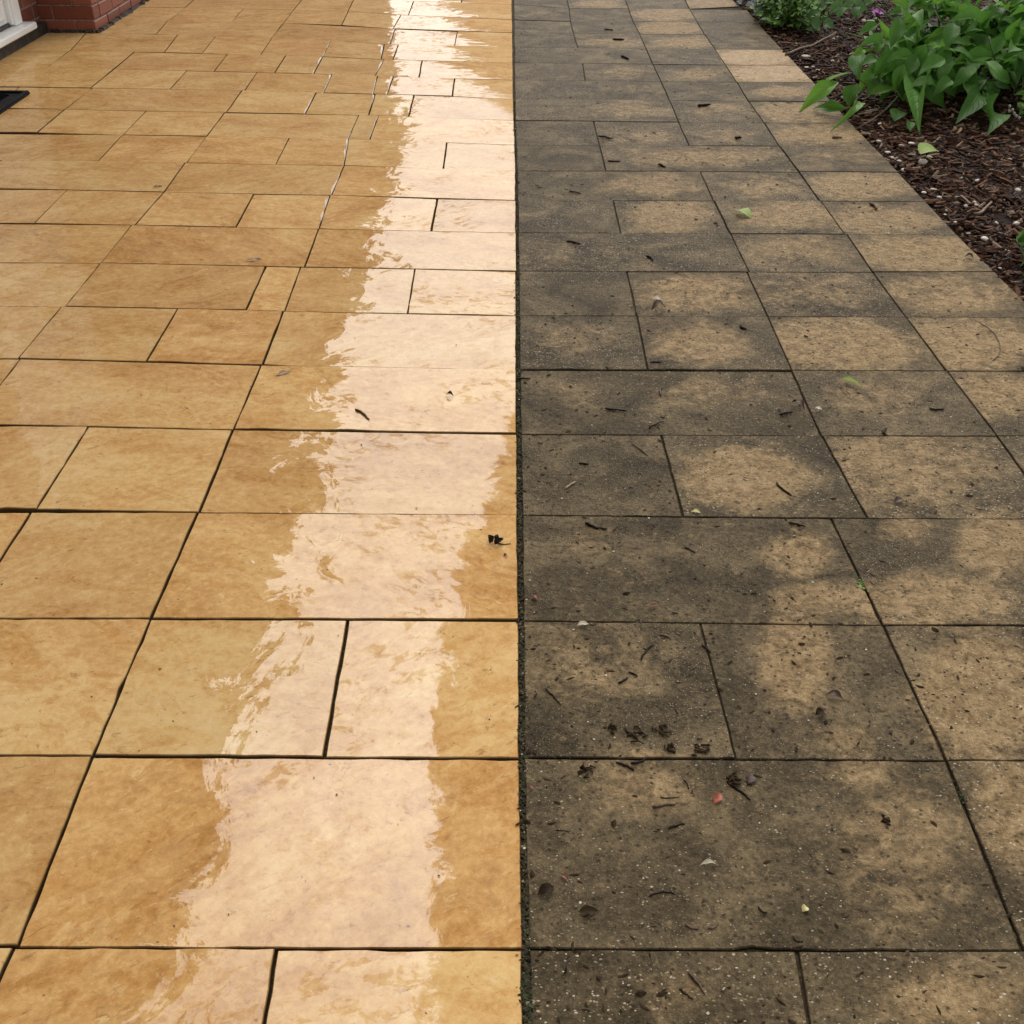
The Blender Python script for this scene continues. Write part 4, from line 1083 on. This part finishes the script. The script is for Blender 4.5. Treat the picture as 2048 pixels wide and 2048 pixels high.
for args in [
 (1192, 1054, 46, -16, -.08, 5, TW, 'thick black curved twig on the grimy slab near the long mossy joint'),
 (1594, 1052, 34, -14, .05, 5, TW, 'chunky forked black twig below the long joint, near the pale stripe'),
 (1380, 1101, 26, -30, .02, 3, TW, 'slim dark twig in the middle of the undivided grimy slab'),
 (1105, 1395, 48, -47, .03, 3.2, TW, 'long straight slanting dark twig on the grimy half slab'),
 (1293, 1306, 40, 52, .04, 4, TW, 'dark twig with a knobbed end pointing up the path'),
 (1331, 1275, 24, -22, .1, 4, TB, 'brown bent twig just above the knobbed twig'),
 (1266, 1350, 20, -25, .12, 3.4, TW, 'small arched black twig below the knobbed twig'),
 (1246, 1362, 22, 35, -.05, 4.2, TW, 'stubby dark twig beside the small arched twig'),
 (1413, 1300, 24, -40, .04, 4, TW, 'dark twig lying across the short joint of the half slabs'),
 (1250, 1535, 40, -25, .08, 5, TW, 'ragged dark twig at the top of the largest grimy slab'),
 (1276, 1524, 30, 15, -.1, 5, TW, 'black twig caught in the joint above the largest grimy slab'),
 (1328, 1614, 46, 8, .04, 5.5, TB, 'knobbly brown twig left of the orange leaf scrap'),
 (1340, 1596, 40, 2, -.04, 2.6, TW, 'thin level twig just above the knobbly brown twig'),
 (1353, 1654, 34, 16, .06, 4.6, TW, 'dark twig slanting up below the knobbly brown twig'),
 (1478, 1585, 56, -36, .04, 5, TW, 'long black broken twig right of the orange leaf scrap'),
 (1372, 1570, 22, -64, .1, 3.2, TW, 'short dark twig left of the orange leaf scrap'),
 (1324, 1792, 54, 4, .14, 3.6, TW, 'long arched thin twig low on the largest grimy slab'),
 (1125, 1663, 28, -6, .03, 2.6, TW, 'thin dark twig at the side of the largest slab near the mossy joint'),
 (1393, 1968, 58, -52, .05, 5, TB, 'long brown stick on the lowest grimy slab'), (1372, 1990, 36, -38, .02, 3.4, TW, 'thin dark stick beside the long brown stick'),
 (1525, 1821, 22, -40, -.2, 4, TW, 'hooked dark twig far down the largest grimy slab'), (1594, 1879, 20, -30, -.3, 4, TW, 'hooked black twig just above the lowest joint'),
 (1427, 1852, 22, 30, -.2, 4.4, TB, 'bent brown twig low in the middle of the largest slab'), (1384, 1854, 28, -20, -.16, 4.4, TB, 'curled brown twig left of the bent brown twig'),
 (1232, 822, 44, -6, .03, 5, TW, 'crooked dark twig on the wide slab beyond the pale oval patch'), (1313, 851, 34, 24, .05, 3.4, TW, 'slanting dark twig just beyond the joint of the pale oval patch'), (1324, 783, 20, 80, .1, 4, TB, 'upright brown twig on the wide grimy slab'),
 (1572, 829, 26, 12, .05, 5, TW, 'black twig beside the reddish leaf'), (1489, 656, 14, -45, -.3, 5, TW, 'tiny black comma shaped twig'),
 (1299, 518, 16, -40, .08, 4, TW, 'small black twig on the wide slab beyond the bark scrap'), (1147, 487, 28, -12, .05, 4, TW, 'straight dark twig on the wide slab near the wet golden paving'),
 (1279, 900, 40, -38, .03, 2.2, TW, 'hair thin twig crossing towards the pale oval patch'), (1168, 929, 20, -6, .05, 3.4, TW, 'faint short twig on the slab beside the pale oval patch'), (1141, 972, 26, 32, .04, 4, TP, 'pale split twig on the slab beside the pale oval patch'),
 (1569, 980, 40, -38, -.1, 5, TW, 'curved black twig at the lower side of the pale oval patch'), (1312, 726, 24, -2, .04, 3.4, TW, 'short level twig just beyond the joint line'), (1047, 759, 28, -2, .03, 4, TW, 'dark twig lying across the long joint between golden and grimy paving'),
 (1745, 415, 20, -40, .12, 6, TB, 'thick curved brown twig near the bed'), (1873, 820, 30, -2, -.1, 4.6, TW, 'black smile shaped twig on the tan slab'), (1769, 864, 13, 60, .05, 5, TW, 'short black twig standing in a joint of the tan slabs'),
 (1697, 789, 28, -58, .04, 1.8, TP, 'fine straw coloured stalk by the slim green leaf'), (1210, 277, 28, -10, .08, 4, TW, 'black twig beside a cross joint in the distance'), (1228, 324, 26, -2, .02, 3.4, TW, 'level black twig in the distance next to a short joint'),
 (1324, 334, 16, -22, .06, 4.5, TW, 'stubby black twig in the distance just before a long joint'), (1408, 213, 26, 4, .06, 5, TW, 'black twig with knobbed ends far up the path'), (1476, 279, 13, 0, .08, 6, TW, 'black seed like twig far up the path'),
 (1250, 118, 16, -24, .05, 4.5, TW, 'black twig far up the path before the pale slabs'), (1237, 81, 24, 0, .03, 3.6, TW, 'straight dark twig far up the path'), (1217, 61, 18, -4, .08, 3, TW, 'furthest thin twig up the path'),
 (1150, 386, 24, -10, .03, 3, TW, 'thin twig beyond the cut slab joint'), (1674, 277, 20, 0, .06, 4, TB, 'brown twig on the tan slab beside the bed'), (1580, 205, 14, 2, .04, 3, TB, 'thin brown twig before the overhanging leaf'),
 (725, 831, 34, -38, .05, 5, TB, 'dark brown twig on the golden slab at the edge of the wet shine'), (1990, 430, 20, -80, .05, 3, TP, 'short pale stick on the bark')][:-1]:
    twig(*args, group=G_T)
# two long wiry stalks
o = MB().tube([ground(px, py, .003) for px, py in ((1958, 644), (1976, 655), (1990, 668), (1999, 685), (2001, 700), (1996, 712), (1986, 721))], .0012, 5)
tag(link('stalk', mesh_from('stalk', o.v, o.f, True), M_TWIG_B), 'long wiry stalk curved like a hook on the tan slab', 'stalk')
for pts, rad, lab in (([(1712, 259), (1745, 243), (1768, 222), (1783, 206)], .0030, 'long bare stick lying from the paving edge in under the broad leaved shrub'),
                 ([(1571, 110), (1580, 108), (1600, 97), (1625, 90), (1650, 78), (1664, 72)], .0055, 'forked pale root lying across the bark with its end over the paving'),
                 ([(1948, 429), (1956, 431), (1964, 424), (1972, 414), (1982, 407)], .0050, 'bent pale branch piece on the open bark')):
    P = [ground(px, py, .004) for px, py in pts]
    for i, p in enumerate(P): p.z = .006 + .004 * math.sin(i * 1.7)
    o = MB().tube(P, [rad * (1.15 - .5 * i / len(P)) for i in range(len(P))], 7)
    tag(link('stick', mesh_from('stick', o.v, o.f, True), M_TWIG_B if rad < .004 else mat_simple('weathered_branch', (0.20, 0.135, 0.085), .7, .4, 90, .001)), lab, 'stick')

def flat_leaf(px, py, L, ang, ratio, mat, label, name='fallen_leaf', cat='leaf', group=None, z=.003, droop=.12, fold=.3, meshset=None, tilt=.15):
    dx, dy = math.cos(math.radians(ang)) * L / 2, -math.sin(math.radians(ang)) * L / 2
    a, b = ground(px - dx, py - dy, z), ground(px + dx, py + dy, z)
    m = meshset or leaf_mesh(name, int(px), fold=fold, droop=droop, twist=.3, wavy=.05, nx=8)
    if not m.materials: m.materials.append(mat)
    o = put_leaf(m, a, b, (b - a).length * ratio, None, Vector((tilt, -tilt, 1)), name)
    return tag(o, label, cat, group)
flat_leaf(1487, 428, 34, -22, .62, M_LEAF_PALE, 'pale lime green fallen leaf folded like a half moon on the grimy slabs', meshset=L_PALE[0], z=.007, tilt=.12)
flat_leaf(1703, 765, 42, -20, .26, M_LEAF_PALE, 'slim yellow green fallen leaf lying on the tan slab', meshset=L_PALE[1], z=.007)
flat_leaf(1857, 303, 34, 18, .75, M_LEAF_PALE, 'bright yellow green fallen leaf resting on the bark', meshset=L_PALE[2], z=.030, tilt=.1)
flat_leaf(1435, 1597, 24, 62, .55, M_RED, 'bright orange red leaf scrap on the largest grimy slab')
flat_leaf(1500, 1557, 20, 70, .8, M_DEAD, 'dead brown leaf upper right of the orange red scrap')
flat_leaf(1130, 1756, 22, -35, .4, M_PINK, 'faded pink petal on the dark slab near the mossy joint', 'petal', 'petal')
flat_leaf(1092, 1781, 38, 30, .55, M_DARKLEAF, 'dark rotten leaf below the faded pink petal', droop=.2)
flat_leaf(1177, 1823, 42, 4, .45, M_DARKLEAF, 'flat dark leaf low on the largest slab', droop=.05)
flat_leaf(1597, 812, 30, -28, .4, M_DEAD, 'reddish brown leaf on the joint of the far grimy slabs', droop=.25)
flat_leaf(1670, 1394, 36, -14, .5, M_DEAD, 'curled brown leaf near the diagonal tan patch', droop=.25)
flat_leaf(1640, 1427, 20, 20, .8, M_DARKLEAF, 'dark crumpled leaf below the curled brown leaf', droop=.3)
flat_leaf(1797, 1002, 20, 25, .5, M_DEAD, 'small brown leaf on the tan slab beside a long joint')
flat_leaf(1315, 600, 22, -12, .5, M_CREAM, 'cream petal beside the bark scrap', 'petal', 'petal', z=.006, tilt=.3)
flat_leaf(1317, 617, 30, 14, .5, M_TWIG_B, 'thick bark scrap beside the cream petal', 'bark_scrap', 'bark', z=.006, droop=.35)
flat_leaf(1637, 818, 16, -8, .55, M_CREAM, 'white petal on the joint of the far slabs', 'petal', 'petal', z=.006)
flat_leaf(1166, 1249, 24, 8, .45, M_CREAM, 'tan seed husk just below the second long joint', 'seed_husk', 'husk')
flat_leaf(1416, 1729, 34, 8, .25, M_CREAM, 'white curled petal in the middle of the largest slab', 'petal', 'petal', droop=.3)
flat_leaf(1609, 1818, 15, 50, .8, M_YEL, 'yellow white crumpled petal low on the largest slab', 'petal', 'petal', droop=.35)
flat_leaf(1065, 1576, 16, -30, .4, M_PINK, 'pale pink scrap at the mossy joint', 'petal', 'petal')
flat_leaf(1072, 1196, 18, -45, .35, M_PINK, 'pink petal on the dark slab close to the golden paving', 'petal', 'petal')
flat_leaf(1306, 1213, 24, 14, .3, M_PINK, 'narrow pink petal just above the second long joint', 'petal', 'petal')
flat_leaf(1393, 1024, 18, -10, .55, M_YEL, 'straw coloured leaf scrap at the corner of the pale oval slab', droop=.1)
flat_leaf(1939, 515, 18, -6, .75, M_DARKLEAF, 'black crumpled leaf near the bed edge', droop=.35)
flat_leaf(2041, 742, 16, -20, .8, M_DARKLEAF, 'black crumpled leaf in a joint far to the side', droop=.35)
flat_leaf(507, 520, 36, 6, .22, M_TWIG_P, 'pale dry stalked leaf on the golden slabs', droop=.03, fold=.06)
flat_leaf(567, 746, 34, 14, .25, M_TWIG_P, 'shrivelled grey leaf on the golden slab by a corner joint', droop=.03, fold=.06)
flat_leaf(315, 373, 20, 4, .25, M_TWIG_B, 'small brown leaf among the far golden slabs', droop=.03, fold=.06)
flat_leaf(900, 791, 16, -6, .6, M_DARKLEAF, 'dark curled scrap in the bright wet shine', droop=.4)
flat_leaf(1011, 1111, 9, 30, .6, M_DEAD, 'brown seed beside the black crumpled leaf', 'seed', 'seed', droop=.3)
# crumpled black leaf with stalk on the wet slab
cl = empty('crumpled_leaf', ground(987, 1085), 'black crumpled leaf with a thin stalk on the wet golden slab', 'leaf')
bpy.context.view_layer.update()
for k, (dx, dy, L, an) in enumerate(((-8, 2, 18, 60), (-2, 0, 18, 120), (5, -2, 16, 80), (2, 4, 18, 10), (9, 1, 14, 35))):
    a = ground(987 + dx, 1085 + dy, .002)
    d = Vector((math.cos(math.radians(an)), math.sin(math.radians(an)) * .8, .6)) * (L / 2200 * 2.0)
    m = leaf_mesh('leaf_lobe', 600 + k, fold=.6, droop=.3, nx=5)
    m.materials.append(M_TWIG)
    put_leaf(m, a, a + d, d.length * .6, cl, (0, -.5, .8), 'leaf_lobe')
stem([ground(995, 1086, .003), ground(1008, 1089, .002), ground(1022, 1087, .003)], .0013, .0008, cl, M_TWIG_B)
# heaps of rotten leaf on the grimy side
for i, (px, py, sz, lab) in enumerate(((1268, 1472, 34, 'largest heap of rotten black leaf shreds above the largest slab'), (1322, 1458, 28, 'ragged shreds of rotten leaf right of the largest heap'), (1402, 1497, 30, 'low dark heap of leaf shreds by the short joint'), (1338, 1490, 22, 'small dark heap of leaf shreds between two others'), (1462, 1558, 26, 'black knotted leaf shreds right of the orange red scrap'), (1222, 1455, 16, 'thin leaf shreds left of the largest heap'), (1168, 1540, 22, 'dark shreds at the top corner of the largest slab'), (1770, 1640, 16, 'looped dark shred far across the largest slab'))):
    e = MB()
    for k in range(9):
        a = ground(px + drng.gauss(0, sz * .30), py + drng.gauss(0, sz * .26), .002)
        an = drng.gauss(-.5, .9)
        L = drng.uniform(.3, .8) * sz / 2200 * 1.6
        d = Vector((math.cos(an), math.sin(an), 0)) * L
        b_ = a + d * .5 + Vector((drng.gauss(0, .003), drng.gauss(0, .003), drng.uniform(.0005, .003)))
        e.tube([a, b_, a + d], [.0012, drng.uniform(.0010, .0024), .0008], 5)
    tag(link('leaf_shreds', mesh_from('leaf_shreds', e.v, e.f, True), M_DARKLEAF), lab, 'leaf litter', 'heaps of rotten leaf')

# countless crumbs of bark and grit on the grimy strip, a few on the golden side
def crumbs(name, n, where, mat, lo, hi, label, elong=(1.4, 4.5)):
    V, F = [], []
    r = random.Random(len(name) * 7 + n)
    for i in range(n):
        x, y = where(r)
        L = min(hi, lo * r.lognormvariate(.45, .5)); w = L / r.uniform(*elong); h = w * r.uniform(.15, .4)
        a = r.gauss(0, 1.0) if r.random() < .7 else r.uniform(0, 6.28)
        ca, sa = math.cos(a), math.sin(a)
        b = len(V)
        bend = r.gauss(0, .25) * L
        for (u, v, z) in ((-.5, 0, 0.2), (-.12, -.5, 0.1), (.2, -.42, .0), (.5, .05, .2), (.15, .5, .1), (-.2, .45, 0), (-.1, .0, 1.0), (.22, .02, .8)):
            xx, yy = u * L, v * w + bend * (.25 - u * u)
            V.append((x + xx * ca - yy * sa, y + xx * sa + yy * ca, .0004 + z * h))
        F += [(b, b + 1, b + 6), (b + 1, b + 2, b + 7, b + 6), (b + 2, b + 3, b + 7), (b + 3, b + 4, b + 7), (b + 4, b + 5, b + 6, b + 7), (b + 5, b, b + 6)]
    o = link(name, mesh_from(name, V, F, False), mat)
    return tag(o, label, None, None, 'stuff')
def on_path(r):
    y = .62 + (r.random() ** 1.35) * 6.2
    return (.02 + (r.random() ** 1.25) * 1.32, y)
def on_patio(r):
    y = .62 + (r.random() ** 1.2) * 5.0
    return (-.02 - (r.random() ** 1.8) * 1.9, y)
crumbs('bark_crumbs', 7000, on_path, M_DARKLEAF, .0022, .013, 'dark crumbs of bark strewn over the grimy paving')
crumbs('brown_crumbs', 3200, on_path, M_TWIG_B, .0020, .010, 'brown crumbs of leaf strewn over the grimy paving')
crumbs('bark_flakes', 2800, on_path, M_DARKLEAF, .0050, .016, 'flat dark flakes of bark and leaf strewn over the grimy paving')
crumbs('pale_grit', 900, on_path, M_CREAM, .0014, .005, 'pale grit strewn over the grimy paving', (1.0, 1.6))
crumbs('dark_specks', 420, on_patio, M_DEAD, .0012, .0045, 'sparse dark specks on the golden slabs', (1.0, 2.2))

# moss and grit in the open joint between the two halves
V, F = [], []
r = random.Random(4)
jm = MB()
for i in range(4200):
    y = .60 + (r.random() ** 1.4) * 4.2
    x0 = ground(poly(EDGE_L, to_px((0, y, 0))[1]), to_px((0, y, 0))[1]).x if y > .62 else .012
    x1 = x0 + .0085
    s = r.uniform(.0012, .0032)
    x = x0 + r.random() * (x1 - x0)
    jm.tube([(x, y, -.0062 + r.random() * .005), (x + r.gauss(0, s), y + r.gauss(0, s), -.003 + r.random() * .004)], [s, s * .5], 4)
def mat_jointgrit():
    q = NT('mossy_joint_grit')
    c = q.ramp(q.island(), [(0, (0.018, 0.014, 0.007)), (.45, (0.055, 0.042, 0.021)), (.70, (0.048, 0.055, 0.016)), (.93, (0.09, 0.085, 0.03)), (1, (0.30, 0.26, 0.17))])
    q.set(Base_Color=c, Roughness=0.8)
    return q.m
tag(jm.build('joint_moss', mat_jointgrit()), 'moss and grit filling the long joint between golden and grimy paving', None, None, 'stuff')
